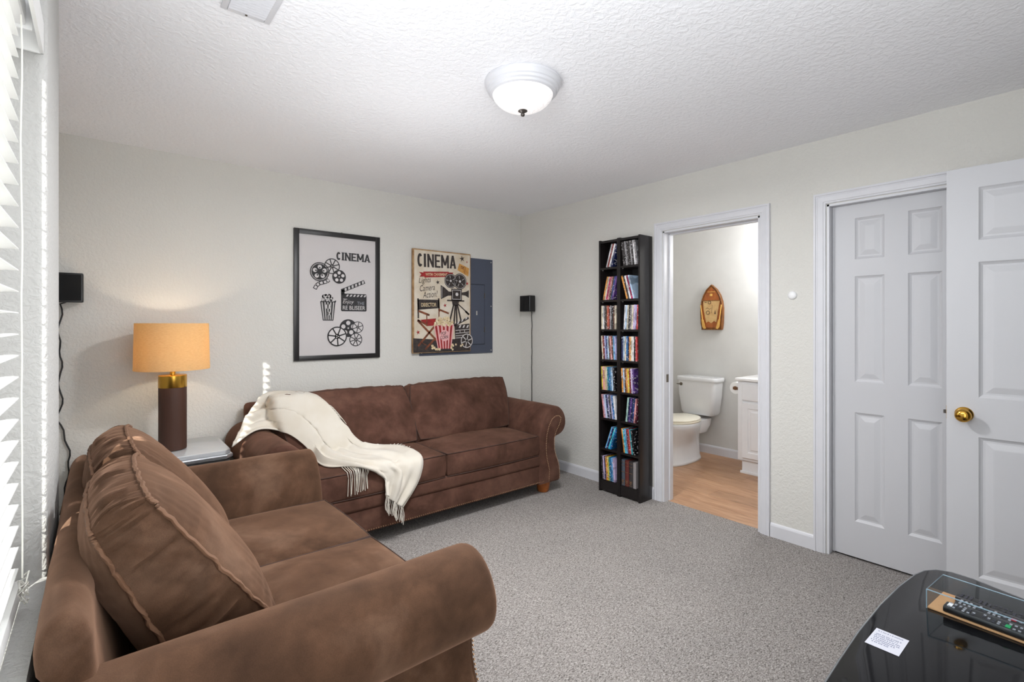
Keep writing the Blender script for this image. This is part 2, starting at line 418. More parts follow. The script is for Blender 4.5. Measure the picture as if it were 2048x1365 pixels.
# door casings and jambs
def casing(name, y0, y1, zt):
    """casing round an opening y0..y1 in the right wall"""
    root = struct(name, (XR, (y0+y1)/2, 0)); cy = (y0+y1)/2
    W = .062
    # profile across the width: distance from opening, thickness
    prof = [(0, 0), (0, .008), (.004, .010), (.010, .010), (.013, .013), (.040, .016), (.044, .013), (.048, .013), (.052, .018), (W, .018), (W, 0)]
    n = len(prof)
    def leg(ys, sgn, nm):
        vs = [(-t_, ys-cy+sgn*d, 0) for d, t_ in prof]+[(-t_, ys-cy+sgn*d, zt+d) for d, t_ in prof]
        MB().add(vs, [tuple(range(n)), tuple(range(2*n-1, n-1, -1))]+[(i, n+i, n+(i+1) % n, (i+1) % n) for i in range(n)]).build('casing_leg', 'trim', root, smooth=0)
    leg(y1+.004, 1, 'l'); leg(y0-.004, -1, 'r')
    vs = [(-t_, y0-.004-cy-d, zt+d) for d, t_ in prof]+[(-t_, y1+.004-cy+d, zt+d) for d, t_ in prof]
    MB().add(vs, [tuple(range(n)), tuple(range(2*n-1, n-1, -1))]+[(i, n+i, n+(i+1) % n, (i+1) % n) for i in range(n)]).build('casing_head', 'trim', root, smooth=0)
    # jamb: lining boards of the opening, with a stop bead
    j = MB(); th = .012
    j.box(0, y0-cy, 0, T+.005, y0-cy+th, DH); j.box(0, y1-cy-th, 0, T+.005, y1-cy, DH); j.box(0, y0-cy, DH-th, T+.005, y1-cy, DH)
    j.build('jamb', 'trim', root, smooth=0)
    st = MB(); sx0, sx1 = .062, .10
    st.box(sx0, y0-cy+th, 0, sx1, y0-cy+th+.010, DH-th); st.box(sx0, y1-cy-th-.010, 0, sx1, y1-cy-th, DH-th); st.box(sx0, y0-cy+th, DH-th-.010, sx1, y1-cy-th, DH-th)
    st.build('door_stop', 'trim', root, bevel=.002, smooth=0)
    return root
tr1 = casing('trim_1', D1[0], D1[1], DH+.004)
casing('trim_2', D2[0], D2[1], DH+.004)
MB().box(.028, 2.1535-sum(D1)/2, .905, .058, 2.1555-sum(D1)/2, .965).build('strike_plate', 'chrome', tr1)

# six-panel doors
def six_panel(name, W, Hh, th, rects, both=True):
    """door leaf in local coords: x 0..W, y 0 (face) .. th, z 0..Hh ; rects (x0,z0,x1,z1)"""
    root = struct(name)
    xs = sorted({0, W} | {r[0] for r in rects} | {r[2] for r in rects}); zs = sorted({0, Hh} | {r[1] for r in rects} | {r[3] for r in rects})
    b = MB()
    for i in range(len(xs)-1):
        for k in range(len(zs)-1):
            cx, cz = (xs[i]+xs[i+1])/2, (zs[k]+zs[k+1])/2
            if any(r[0] < cx < r[2] and r[1] < cz < r[3] for r in rects): continue
            b.add([(xs[i], 0, zs[k]), (xs[i+1], 0, zs[k]), (xs[i+1], 0, zs[k+1]), (xs[i], 0, zs[k+1])], [(0, 1, 2, 3)])
    b.add([(0, 0, 0), (W, 0, 0), (W, th, 0), (0, th, 0), (0, 0, Hh), (W, 0, Hh), (W, th, Hh), (0, th, Hh)], [(0, 3, 2, 1), (4, 5, 6, 7), (1, 2, 6, 5), (2, 3, 7, 6), (3, 0, 4, 7)])
    b.build('leaf', 'door', root, smooth=0)
    for r in rects:
        p = MB(); rings = [(0, 0), (.006, .005), (.014, .009), (.022, .009), (.046, .0035), (.050, .003)]
        for k, (d, y) in enumerate(rings):
            x0, z0, x1, z1 = r[0]+d, r[1]+d, r[2]-d, r[3]-d
            p.v += [(x0, y, z0), (x1, y, z0), (x1, y, z1), (x0, y, z1)]
            if k:
                for q in range(4): p.f.append(((k-1)*4+q, (k-1)*4+(q+1) % 4, k*4+(q+1) % 4, k*4+q))
        k = len(rings)-1; p.f.append((k*4, k*4+1, k*4+2, k*4+3))
        p.build('door_panel', 'door', root, smooth=0)
    return root
rows = [(.217, .842), (1.018, 1.623), (1.72, 1.956)]
# closed closet door
d2 = six_panel('door_1', .598, 2.025, .035, [(x0, z0-.012, x1, z1-.012) for (z0, z1) in rows for (x0, x1) in ((.113, .253), (.357, .498))])
d2.location = (XR+.047, 1.048, .012); d2.rotation_euler = (0, 0, R(-90))
# open entry door, standing parallel to the right wall
dl = six_panel('door_2', .81, 2.035, .035, [(x0, z0-.015, x1, z1-.015) for (z0, z1) in rows for (x0, x1) in ((.108, .352), (.458, .702))])
dl.location = (3.000, .481, .018); dl.rotation_euler = (0, 0, R(-90+4.2))
k = MB(); mk = Matrix.Translation((.06, 0, .923)) @ Matrix.Rotation(R(90), 4, 'X')
k.lathe([(.001, -.0), (.033, 0), (.033, .003), (.030, .007), (.016, .010), (.012, .014), (.0115, .026), (.016, .031), (.024, .036), (.029, .045), (.0295, .052), (.026, .060), (.018, .066), (.009, .068), (.001, .0685)], 36, mk)
k.build('door_knob', 'brass', dl, smooth=60)
lt = MB().box(-.0015, .006, .895, 0, .029, .955).build('latch_plate', 'brass', dl)
MB().box(-.012, .012, .918, 0, .023, .934).build('latch_bolt', 'bronze', dl)
for z in (.25, 1.8):
    MB().box(.81, .002, z, .812, .03, z+.09).build('hinge', 'brass', dl)

# ------------------------------------------------------------------ window and blind
win = struct('window_1', (-.25, (YW0+YW1)/2, ZS)); cy = (YW0+YW1)/2; WY = (YW1-YW0)/2; WZ = ZH-ZS
f = MB()
f.box(-.03, -WY, 0, .03, -WY+.05, WZ); f.box(-.03, 1.525-cy, 0, .03, WY, WZ); f.box(-.03, -WY, 0, .03, WY, .05); f.box(-.03, -WY, WZ-.05, .03, WY, WZ)
f.box(-.02, -.03, 0, .02, .03, WZ)
f.build('window_frame', 'white_plastic', win, bevel=.004)
MB().box(-.003, -WY+.05, .05, .003, 1.525-cy, WZ-.05).build('window_pane', 'pane', win, smooth=0)

bl = thing('window_blind', 'white two-inch slatted blind hanging in the window recess at the left edge', 'blind', (-.167, .66, 0))
ye0, ye1 = -.28-.66, 1.588-.66
sl = MB(); N = 5
for half in range(1):
    pts_t = [(-.025+.05*i/N, .0035*(1-((i/N-.5)*2)**2)) for i in range(N+1)]
    pts_b = [(x_, z_-.0028) for x_, z_ in reversed(pts_t)]
    sl.prism(pts_t+pts_b, ye0, ye1, 'y')
s0 = sl.build('slat', 'slat', bl, smooth=25)
tilt = R(-7)
zsl = [2.005-.0486*i for i in range(26)]
s0.location = (0, 0, zsl[0]); s0.rotation_euler = (0, tilt, 0)
for z in zsl[1:]:
    s_ = s0.copy(); C.objects.link(s_); s_.location = (0, 0, z)
br = MB().box(-.026, ye0, -.012, .026, ye1, .010).build('bottom_rail', 'slat', bl, bevel=.004); br.location = (.006, 0, .752)
br.rotation_euler = (0, R(-12), 0)
v_ = MB(); v_.box(.050, ye0-.01, 2.035, .058, 1.735-.66, 2.115); v_.box(-.02, 1.727-.66, 2.035, .058, 1.735-.66, 2.115)
v_.build('valance', 'slat', bl, bevel=.002)
MB().box(-.025, ye0, 2.045, .035, ye1+.03, 2.10).build('headrail', 'white_plastic', bl, bevel=.008, seg=3)
MB().box(-.03, ye1+.03, 2.04, .045, ye1+.037, 2.11).build('bracket', 'white_plastic', bl, bevel=.001)
def wavy(p0, p1, n, amp, seed):
    p0, p1 = Vector(p0), Vector(p1)
    return [p0.lerp(p1, i/n)+Vector((noise.noise((i*.35, seed, 0)), noise.noise((i*.35, seed, 5)), 0))*amp for i in range(n+1)]
yc = 1.53-.66
MB().tube(wavy((.034, yc, 2.03), (.036, yc, .79), 18, .003, 1), .0016, 5).build('lift_cord', 'cord', bl)
tg = MB(); random.seed(8)
pts = [Vector((.038+.008*math.sin(i*1.3), yc+.016*math.cos(i*.9)-.008*math.sin(i*.37), .79-.055*i/30+.012*math.sin(i*1.9))) for i in range(31)]
tg.tube(pts, .0016, 5); tg.build('cord_tangle', 'cord', bl)
yc2 = 1.22-.66
pts = [Vector((.045+.012*math.sin(i*.8), yc2+.03*math.cos(i*.8), .66-.1*i/16+.02*math.sin(i))) for i in range(17)]
MB().tube(pts, .0018, 5).build('cord_loop', 'cord', bl)
for yy in (-.70, .10, yc):
    MB().tube([(-.027, yy, 2.02), (-.027, yy, .76)], .0008, 4).build('ladder_string', 'cord', bl)

# ------------------------------------------------------------------ cushions and sofas
def squircle(u, v, k): return u*math.sqrt(max(0, 1-k*v*v/2)), v*math.sqrt(max(0, 1-k*u*u/2))

def cushion(name, w, h, tb, tt, bulge_f, bulge_b, k, mt, parent, mat_name, pipe_name, seed, n=36, gather=.003, pipe=.0045, gus=.012, taper=0.0, wob=.0, gscale=70, shear=0.0):
    """boxed cushion: x = width, z 0..h, y = thickness centred; tb/tt thickness at bottom/top, bulging faces and piping on both seams"""
    b = MB()
    sx = w/2
    def outline(u, v):
        x, z = squircle(u, v, k)
        zz = (z+1)/2*h
        x = x*sx*(1+taper*z)+shear*z
        return x, zz
    def thick(zz): return tb+(tt-tb)*zz/h
    def gz(s, d):      # gathers running away from a seam
        return gather*noise.noise((s*gscale, d*7, seed*3.1))*math.exp(-d/.09)
    def face(side):
        vs = []
        for i in range(n+1):
            for j in range(n+1):
                u, v = -1+2*i/n, -1+2*j/n
                u = math.sin(u*PI/2*.92)/math.sin(PI/2*.92); v = math.sin(v*PI/2*.92)/math.sin(PI/2*.92)
                x, z = outline(u, v)
                prof = (1-abs(u)**2.6)*(1-abs(v)**2.6)
                d = (bulge_f if side < 0 else bulge_b)*prof**.75
                du = (1-abs(u))*sx; dv = (1-abs(v))*h/2
                g = gz(z, du)*min(1, 8*du/sx) + gz(x+5, dv)*min(1, 8*dv/h)
                lump = .010*noise.noise((x*6+seed, z*6, seed))*prof
                vs.append((x, side*(thick(z)/2+d+g+lump), z))
        fs = []
        for i in range(n):
            for j in range(n):
                a = i*(n+1)+j; fs.append((a, a+1, a+n+2, a+n+1))
        b.add(vs, fs)
    face(-1); face(1)
    # gusset
    per = []
    for i in range(n): per.append((-1+2*i/n, -1))
    for i in range(n): per.append((1, -1+2*i/n))
    for i in range(n): per.append((1-2*i/n, 1))
    for i in range(n): per.append((-1, 1-2*i/n))
    per = [(math.sin(u*PI/2*.92)/math.sin(PI/2*.92), math.sin(v*PI/2*.92)/math.sin(PI/2*.92)) for u, v in per]
    per = [p for i, p in enumerate(per)]
    P3 = [outline(u, v) for u, v in per]
    L = len(per); ng = 10; vs = []
    for i in range(L):
        x, z = P3[i]; xa, za = P3[i-1]; xb, zb = P3[(i+1) % L]
        t_ = Vector((xb-xa, zb-za)); t_ = t_.normalized() if t_.length > 1e-9 else Vector((1, 0)); nx, nz = t_.y, -t_.x
        for q in range(ng+1):
            s_ = -1+2*q/ng
            bul = gus*(1-s_*s_)+gather*1.9*noise.noise((i*.62, s_*.6, seed+9))*(1-s_**4)
            vs.append((x+nx*bul, s_*thick(z)/2, z+nz*bul))
    fs = []
    for i in range(L):
        j = (i+1) % L
        for q in range(ng): fs.append((i*(ng+1)+q, i*(ng+1)+q+1, j*(ng+1)+q+1, j*(ng+1)+q))
    b.add(vs, fs)
    b.v = [tuple(mt @ Vector(p)) for p in b.v]
    me_o = b.build(name, mat_name, parent, smooth=50)
    bm = bmesh.new(); bm.from_mesh(me_o.data); bmesh.ops.remove_doubles(bm, verts=bm.verts, dist=.0004); bmesh.ops.recalc_face_normals(bm, faces=bm.faces); bm.to_mesh(me_o.data); bm.free()
    for side in (-1, 1):
        pts = []
        for i in range(0, L):
            x, z = P3[i]
            wv = wob*noise.noise((i*.35, side*3, seed))
            pts.append(mt @ Vector((x*1.004, side*(thick(z)/2)+wv, h/2+(z-h/2)*1.004)))
        MB().tube(pts, pipe, 6, True).build('piping', pipe_name, me_o, smooth=60)
    return me_o

ARM = [(0, .09), (0, .30), (.0, .42), (.012, .50), (.040, .58), (.080, .645), (.130, .680), (.180, .690), (.228, .678), (.268, .645), (.294, .600), (.302, .555), (.294, .512), (.270, .478), (.238, .458), (.200, .447), (.172, .437), (.164, .400), (.166, .350), (.180, .300), (.202, .255), (.216, .205), (.220, .150), (.220, .09)]

def smooth_profile(p, m=3):
    n = len(p); out = []
    for i in range(n):
        a, b_, c_, d_ = (Vector(p[(i+k) % n]) for k in (-1, 0, 1, 2))
        if (c_-b_).length > .12: out.append(tuple(b_)); continue
        for q in range(m):
            f_ = q/m; v = .5*((2*b_)+(c_-a)*f_+(2*a-5*b_+4*c_-d_)*f_*f_+(3*b_-a-3*c_+d_)*f_**3); out.append((v.x, v.y))
    return out

def sofa(name, label, loc, rz, half, depth, suede, pipe, arms_z=1.0):
    root = thing(name, label, 'sofa', loc, rz)
    # base and front rails
    MB().box(-half-.10, .05, .10, half+.10, depth-.03, .30).build('base', suede, root, bevel=.01)
    MB().box(-half-.01, .000, .095, half+.01, .10, .238).build('lower_rail', suede, root, bevel=.014, seg=3)
    MB().box(-half-.01, -.010, .236, half+.01, .10, .322).build('upper_rail', suede, root, bevel=.022, seg=4)
    nb = MB(); npos = []
    x = -half-.05
    while x < half+.05:
        npos.append((x, -.002, .108)); x += .0155
    # arms
    for sg in (-1, 1):
        a = MB(); prof = smooth_profile(ARM, 2); n = len(prof); cx = sum(p[0] for p in prof)/n; cz = .45
        secs = [(-.004, .86), (-.002, .93), (.004, .97), (.012, .99), (.024, 1.0)]+[(.02+(depth-.05)*i/10, 1.0) for i in range(1, 11)]+[(depth-.012, .985), (depth, .95)]
        vs = []
        for (y, sc) in secs:
            for (u, z) in prof:
                cu, czz = (.155, .52) if z > .44 else (.11, z)
                uu = cu+(u-cu)*sc; zz = czz+(z-czz)*sc if z > .44 else z
                d = .006*noise.noise((u*5+sg, y*3, z*5)) if .02 < y < depth-.02 else 0
                vs.append((sg*(half+uu+d), y, zz+d))
        m_ = len(secs); fs = []
        for i in range(m_-1):
            for q in range(n): fs.append((i*n+q, i*n+(q+1) % n, (i+1)*n+(q+1) % n, (i+1)*n+q))
        fs.append(tuple(range(n))); fs.append(tuple((m_-1)*n+q for q in range(n)))
        a.add(vs, fs); ao = a.build('arm', suede, root, smooth=40)
        pan = [(.095, .10), (.100, .19), (.078, .27), (.066, .33), (.064, .40), (.072, .47), (.095, .54), (.130, .590), (.170, .612), (.205, .610), (.228, .592), (.226, .565), (.205, .530), (.182, .500), (.165, .470), (.156, .440), (.154, .390), (.158, .340), (.172, .295), (.194, .250), (.208, .205), (.213, .150), (.213, .10)]
        MB().prism([(sg*(half+u), z) for u, z in pan], -.014, .004).build('arm_front_panel', suede, root, bevel=.004)
        # nailheads follow the panel edge
        pv = [Vector((u, z)) for u, z in pan]; pos = 0.0
        for i in range(len(pv)-1):
            d = (pv[i+1]-pv[i]).length; t_ = pos
            while t_ < d:
                p = pv[i].lerp(pv[i+1], t_/d); npos.append((sg*(half+p.x), -.0155, p.y)); t_ += .0135
            pos = t_-d
    for (x, y, z) in npos:
        mm = Matrix.Translation((x, y, z)) @ Matrix.Rotation(R(90), 4, 'X')
        nb.lathe([(.0035, -.001), (.0042, .0005), (.0030, .0022), (.0008, .003)], 6, mm)
    nb.build('nailhead_trim', 'nailhead', root, kind='stuff')
    # back frame with a rolled top
    pr = [(depth-.17, .30), (depth-.125, .50), (depth-.088, .70), (depth-.082, .765), (depth-.066, .800), (depth-.040, .815), (depth-.014, .800), (depth, .765), (depth-.002, .715), (depth-.014, .66), (depth-.016, .30), (depth-.016, .09), (depth-.17, .09)]
    pr = smooth_profile(pr)
    ends = [(.0, .35), (.003, .70), (.009, .87), (.020, .96), (.036, 1.0)]
    xs = [-half-.19+d for d, _ in ends]+[-half-.15+(2*half+.3)*i/12 for i in range(1, 12)]+[half+.19-d for d, _ in reversed(ends)]
    esc = [e for _, e in ends]+[1.0]*11+[e for _, e in reversed(ends)]
    bk = MB(); vs = []; n = len(pr)
    for i, x in enumerate(xs):
        e = esc[i]
        for (y, z) in pr:
            cyy, czz = depth-.045, .755
            yy, zz = (cyy+(y-cyy)*e, czz+(z-czz)*e) if z > .68 else (y+(cyy-y)*(1-e)*max(0, (z-.4)/.28) if z > .4 else y, z)
            d = .005*noise.noise((x*4, y*5, z*4)); vs.append((x, yy+d, zz+d))
    fs = []
    for i in range(len(xs)-1):
        for q in range(n): fs.append((i*n+q, i*n+(q+1) % n, (i+1)*n+(q+1) % n, (i+1)*n+q))
    fs.append(tuple(range(n))); fs.append(tuple((len(xs)-1)*n+q for q in range(n)))
    bk.add(vs, fs).build('back_frame', suede, root, smooth=40)
    # turned bun feet
    for sx_ in (-1, 1):
        for y in (.075, depth-.10):
            MB().lathe([(.040, 0), (.046, .004), (.050, .030), (.054, .055), (.060, .075), (.060, .088), (.052, .096)], 24, Matrix.Translation((sx_*(half+.115), y, 0))).build('foot', 'foot', root, smooth=50)
    return root

# sofa against the back wall
SX, SY, SD, SH = 1.79, 2.85, .93, .85
sofa1 = sofa('sofa', 'dark brown suede rolled-arm sofa against the back wall under the posters', (SX, SY, 0), 0, SH, SD, 'suede_far', 'piping_dark')
for i, sg in enumerate((-1, 1)):
    # seat cushion lies flat: its thickness points up
    m_ = Matrix.Translation((sg*.425, -.006, .395)) @ Matrix.Rotation(R(-90), 4, 'X')
    m_ = Matrix.Translation((sg*.425, .64, .398)) @ Matrix.Rotation(R(90), 4, 'X') @ Matrix.Identity(4)
    cushion('seat_cushion', .846, .655, .150, .165, .02, .028, .10, Matrix.Translation((sg*.424, -.012, .397)) @ Matrix(((1, 0, 0, 0), (0, 0, 1, 0), (0, 1, 0, 0), (0, 0, 0, 1))), sofa1, 'suede_far', 'piping_dark', 3+i, 30, .0015, .0032, .010)
    lean = R(-21)
    cushion('back_cushion', .915, .445, .24, .15, .055, .02, .24, Matrix.Translation((sg*.455, .475, .450)) @ Matrix.Rotation(lean, 4, 'X'), sofa1, 'suede_far', 'piping_dark', 11+i, 40, .005, .0032, .022, taper=.045, shear=sg*.028)

# loveseat against the window wall
LX, LY, LD, LH = .862, 1.962, .955, .562
sofa2 = sofa('loveseat', 'brown suede two-seat loveseat in the foreground with its back to the window', (LX, LY, 0), R(90), LH, LD, 'suede', 'piping')
for i, sg in enumerate((-1, 1)):
    cushion('seat_cushion', .558, .64, .150, .165, .02, .030, .10, Matrix.Translation((sg*.280, -.012, .390)) @ Matrix(((1, 0, 0, 0), (0, 0, 1, 0), (0, 1, 0, 0), (0, 0, 0, 1))), sofa2, 'suede', 'piping_dark', 23+i, 30, .0015, .003, .010)
    h_ = .535; lean = R(-30.5)
    cushion('back_cushion', .545, h_, .215, .115, .055, .085, .36, Matrix.Translation((sg*.282, .567, .475)) @ Matrix.Rotation(lean, 4, 'X'), sofa2, 'suede', 'piping', 31+i, 64, .0065, .0060, .020, wob=.005, gscale=62)

# ------------------------------------------------------------------ throw blanket over the sofa's left arm
rowsB = [
 [(0.587, 3.25, 0.635), (0.645, 3.35, 0.706), (0.722, 3.47, 0.792), (0.817, 3.6, 0.863)],
 [(0.74, 3.32, 0.695), (0.798, 3.45, 0.745), (0.851, 3.55, 0.822), (0.899, 3.62, 0.897)],
 [(0.901, 3.33, 0.655), (0.971, 3.42, 0.721), (1.026, 3.5, 0.811), (1.06, 3.56, 0.879)],
 [(1.013, 3.3, 0.564), (1.08, 3.36, 0.625), (1.132, 3.42, 0.719), (1.196, 3.48, 0.796)],
 [(1.033, 3.033, 0.5), (1.105, 3.151, 0.54), (1.229, 3.30, 0.566), (1.292, 3.36, 0.647)],
 [(1.149, 2.896, 0.5), (1.185, 2.95, 0.515), (1.274, 3.112, 0.52), (1.37, 3.237, 0.53)],
 [(1.222, 2.80, 0.49), (1.296, 2.85, 0.50), (1.411, 2.942, 0.51), (1.565, 3.05, 0.515)],
 [(1.325, 2.822, 0.415), (1.391, 2.822, 0.433), (1.483, 2.822, 0.463), (1.6, 2.84, 0.492)],
 [(1.325, 2.805, 0.369), (1.378, 2.80, 0.359), (1.463, 2.80, 0.354), (1.566, 2.81, 0.349)],
 [(1.327, 2.797, 0.322), (1.359, 2.795, 0.285), (1.399, 2.795, 0.245), (1.446, 2.797, 0.212)]]
def cr(p, t_):
    n = len(p)-1; x = min(max(t_*n, 0), n-1e-6); i = int(x); f_ = x-i
    a, b_, c_, d = p[max(i-1, 0)], p[i], p[i+1], p[min(i+2, n)]
    return .5*((2*b_)+(c_-a)*f_+(2*a-5*b_+4*c_-d)*f_*f_+(3*b_-a-3*c_+d)*f_**3)
bv = []; bf = []
for o in list(sofa1.children):
    if o.name.split('.')[0] in ('arm', 'seat_cushion', 'back_cushion', 'upper_rail', 'lower_rail', 'back_frame'):
        k0 = len(bv); bv += [v.co+Vector((SX, SY, 0)) for v in o.data.vertices]; bf += [tuple(i+k0 for i in p.vertices) for p in o.data.polygons]
tree = BVHTree.FromPolygons(bv, bf)
NU, NV = 96, 30
V = [[Vector(p) for p in r] for r in rowsB]
grid = []
for i in range(NU+1):
    t_ = i/NU; cols = [cr([r[c_] for r in V], t_) for c_ in range(4)]
    line = []
    for j in range(NV+1):
        s_ = j/NV; p = cr(cols, s_)
        fold = .022*math.sin(s_*15+2.2*math.sin(t_*4)+t_*2.0)*math.sin(PI*min(1, s_*1.05))+.009*math.sin(s_*29+t_*9)
        fold += .030*(1-abs(math.sin(s_*7.5+1.6*math.sin(t_*3.3)+.6)))**3*math.sin(PI*min(1, max(0, t_*1.15)))
        fold += .010*noise.noise((t_*6, s_*5, 2.0))
        up = Vector((0, -.55, .8)) if t_ < .72 else Vector((0, -1, .15))
        p = p+up*max(fold, -.02)
        line.append(p)
    grid.append(line)
for i, line in enumerate(grid):
    for j, p in enumerate(line):
        eye = Vector((0, 0, 1.35)); dr = (p-eye).normalized()      # lay the cloth on the upholstery it covers
        h = tree.ray_cast(eye, dr)
        if h[0] is not None and (p-eye).length > h[3]-.014:
            p[:] = eye+dr*(h[3]-.014)
        h = tree.ray_cast(Vector((p.x, 2.3, p.z)), Vector((0, 1, 0)))
        if h[0] is not None and p.y > h[0].y-.010 and p.y-h[0].y < .07 and p.y < 2.95:
            p.y = h[0].y-.010
        if p.x < .72:
            h = tree.ray_cast(Vector((0.2, p.y, p.z)), Vector((1, 0, 0)))
            if h[0] is not None and p.x > h[0].x-.010 and p.x-h[0].x < .12: p.x = h[0].x-.010
for _ in range(0):
    g2 = [[q.copy() for q in l] for l in grid]
    for i in range(1, NU):
        for j in range(1, NV):
            g2[i][j] = grid[i][j]*.6+(grid[i-1][j]+grid[i+1][j]+grid[i][j-1]+grid[i][j+1])*.1
    grid = g2
bb = MB(); vs = [p for l in grid for p in l]; fs = []
for i in range(NU):
    for j in range(NV):
        a_ = i*(NV+1)+j; fs.append((a_, a_+1, a_+NV+2, a_+NV+1))
BL = Vector((1.1, 3.2, .5))
bb.add([p-BL for p in vs], fs)
blanket = thing('throw_blanket', 'cream fringed throw blanket draped over the left arm and seat of the back sofa', 'blanket', BL)
sheet = bb.build('sheet', 'throw', blanket, smooth=80)
so = sheet.modifiers.new('thick', 'SOLIDIFY'); so.thickness = .006; so.offset = 1
fr = MB(); random.seed(5)
for j in range(0, NV+1):                     # fringe of the hanging tip
    p = grid[NU][j]-BL
    for q in range(1):
        L = .085+.02*random.random()
        pts = [p+Vector((.004*math.sin(k*1.1+j), -.004+.003*math.cos(k+j), -L*k/6)) for k in range(7)]
        fr.tube(pts, .0021, 5)
for i in range(int(NU*.53), int(NU*.68), 1):         # strands along the front edge
    p = grid[i][0]-BL; L = .10+.03*random.random(); dx = .012*random.uniform(-1, 1)
    yy = SY-.022-BL.y
    pts = [p, Vector((p.x+dx*.3, min(p.y, yy+.01), p.z-.012))]+[Vector((p.x+dx*k/5, yy-.004, p.z-.02-L*k/5)) for k in range(1, 6)]
    fr.tube(pts, .0021, 5)
for i in range(int(NU*.36), int(NU*.42), 1):
    p = grid[i][NV]-BL
    pts = [p+Vector((.012*k, -.004*k, -.006*k-.002*k*k)) for k in range(5)]
    fr.tube(pts, .0022, 5)
for i in range(int(NU*.60), int(NU*.70), 1):
    p = grid[i][NV]-BL
    pts = [p+Vector((.010*k, .006*k, .004*math.sin(k+i))) for k in range(4)]
    fr.tube(pts, .0024, 5)
fr.build('fringe', 'throw', blanket, kind='stuff')

# ------------------------------------------------------------------ end table and lamp
et = thing('end_table', 'mirrored white end table with clipped corners in the corner behind the loveseat', 'table', (.26, 3.545, 0))
def octo(x0, y0, x1, y1, c): return [(x0+c, y0), (x1-c, y0), (x1, y0+c), (x1, y1-c), (x1-c, y1), (x0+c, y1), (x0, y1-c), (x0, y0+c)]
X0, Y0, X1, Y1 = -.32, -.255, .335, .235
MB().prism(octo(X0, Y0, X1, Y1, .035), .590, .612, 'z').build('top', 'mirror_white', et, bevel=.004)
MB().prism(octo(X0-.012, Y0-.012, X1+.012, Y1+.012, .035), .564, .589, 'z').build('bevelled_rim', 'silver', et, bevel=.008, seg=3)
MB().prism(octo(X0+.004, Y0+.004, X1-.004, Y1-.004, .03), .530, .564, 'z').build('apron', 'grey_panel', et)
MB().prism(octo(X0-.006, Y0-.006, X1+.006, Y1+.006, .035), .512, .530, 'z').build('lower_rim', 'silver', et, bevel=.006)
MB().prism(octo(X0+.02, Y0+.02, X1-.02, Y1-.02, .03), .06, .512, 'z').build('cabinet', 'grey_panel', et)
MB().prism(octo(X0, Y0, X1, Y1, .03), .0, .06, 'z').build('plinth', 'silver', et, bevel=.004)

lm = thing('table_lamp', 'table lamp with beige drum shade, gold collar and dark brown column on the end table', 'lamp', (.330, 3.52, .613))
MB().lathe([(.060, 0), (.069, .003), (.070, .01), (.070, .365)], 48).build('column', 'lamp_brown', lm, smooth=40)
MB().lathe([(.0705, .365), (.0712, .367), (.0712, .434), (.069, .437), (.02, .438)], 48).build('collar', 'gold', lm, smooth=30)
MB().lathe([(.014, .436), (.014, .47), (.010, .475), (.010, .52)], 20).build('stem', 'gold', lm, smooth=40)
sh = MB(); prof = [(.188, .470), (.182, .740)]; prof_in = [(.1795, .740), (.1855, .470)]
ring = prof+prof_in; n = 64; vs = []; fs = []
for (r, z) in ring:
    for q in range(n): vs.append((r*math.cos(2*PI*q/n), r*math.sin(2*PI*q/n), z))
for i in range(4):
    j = (i+1) % 4
    for q in range(n): fs.append((i*n+q, i*n+(q+1) % n, j*n+(q+1) % n, j*n+q))
sh.add(vs, fs).build('lamp_shade', 'shade', lm, smooth=40)
MB().lathe([(.004, .52), (.016, .53), (.028, .56), (.028, .58), (.018, .60), (.004, .606)], 20).build('bulb', 'bulb', lm, smooth=60)
sp = MB()
for q in range(3):
    a_ = 2*PI*q/3; sp.tube([(0, 0, .70), (.18*math.cos(a_), .18*math.sin(a_), .715)], .002, 5)
sp.build('shade_spider', 'gold', lm)
ll = lamp('table_lamp_glow', 'POINT', (.330, 3.52, 1.21), 5.5, (1.0, .84, .64), shadow_soft_size=.03)

# ------------------------------------------------------------------ framed cinema print
FX, FZ, FW, FH = 1.0905, 1.0765, .667, .977
pf = thing('picture_frame', 'tall black framed cinema print with film reels, clapperboard and popcorn', 'picture', (FX, YB, FZ))
fw = .036; dp = .022
fb = MB()
for (x0, z0, x1, z1) in ((0, 0, fw, FH), (FW-fw, 0, FW, FH)):
    fb.box(x0, -dp, z0, x1, 0, z1)
fb.box(fw, -dp, 0, FW-fw, 0, fw); fb.box(fw, -dp, FH-fw, FW-fw, 0, FH)
fb.build('frame', 'frame_black', pf, bevel=.002)
MB().box(fw, -.010, fw, FW-fw, -.002, FH-fw).build('print', 'print_paper', pf, smooth=0)
MB().box(fw, -.0165, fw, FW-fw, -.0145, FH-fw).build('glazing', 'glaze', pf, smooth=0)
MB().tube([(FW*.53, -.008, FH-.004), (FW*.53, -.008, FH+.006), (FW*.54, -.008, FH+.006), (FW*.54, -.008, FH-.004)], .0015, 5).build('hanger', 'chrome', pf)
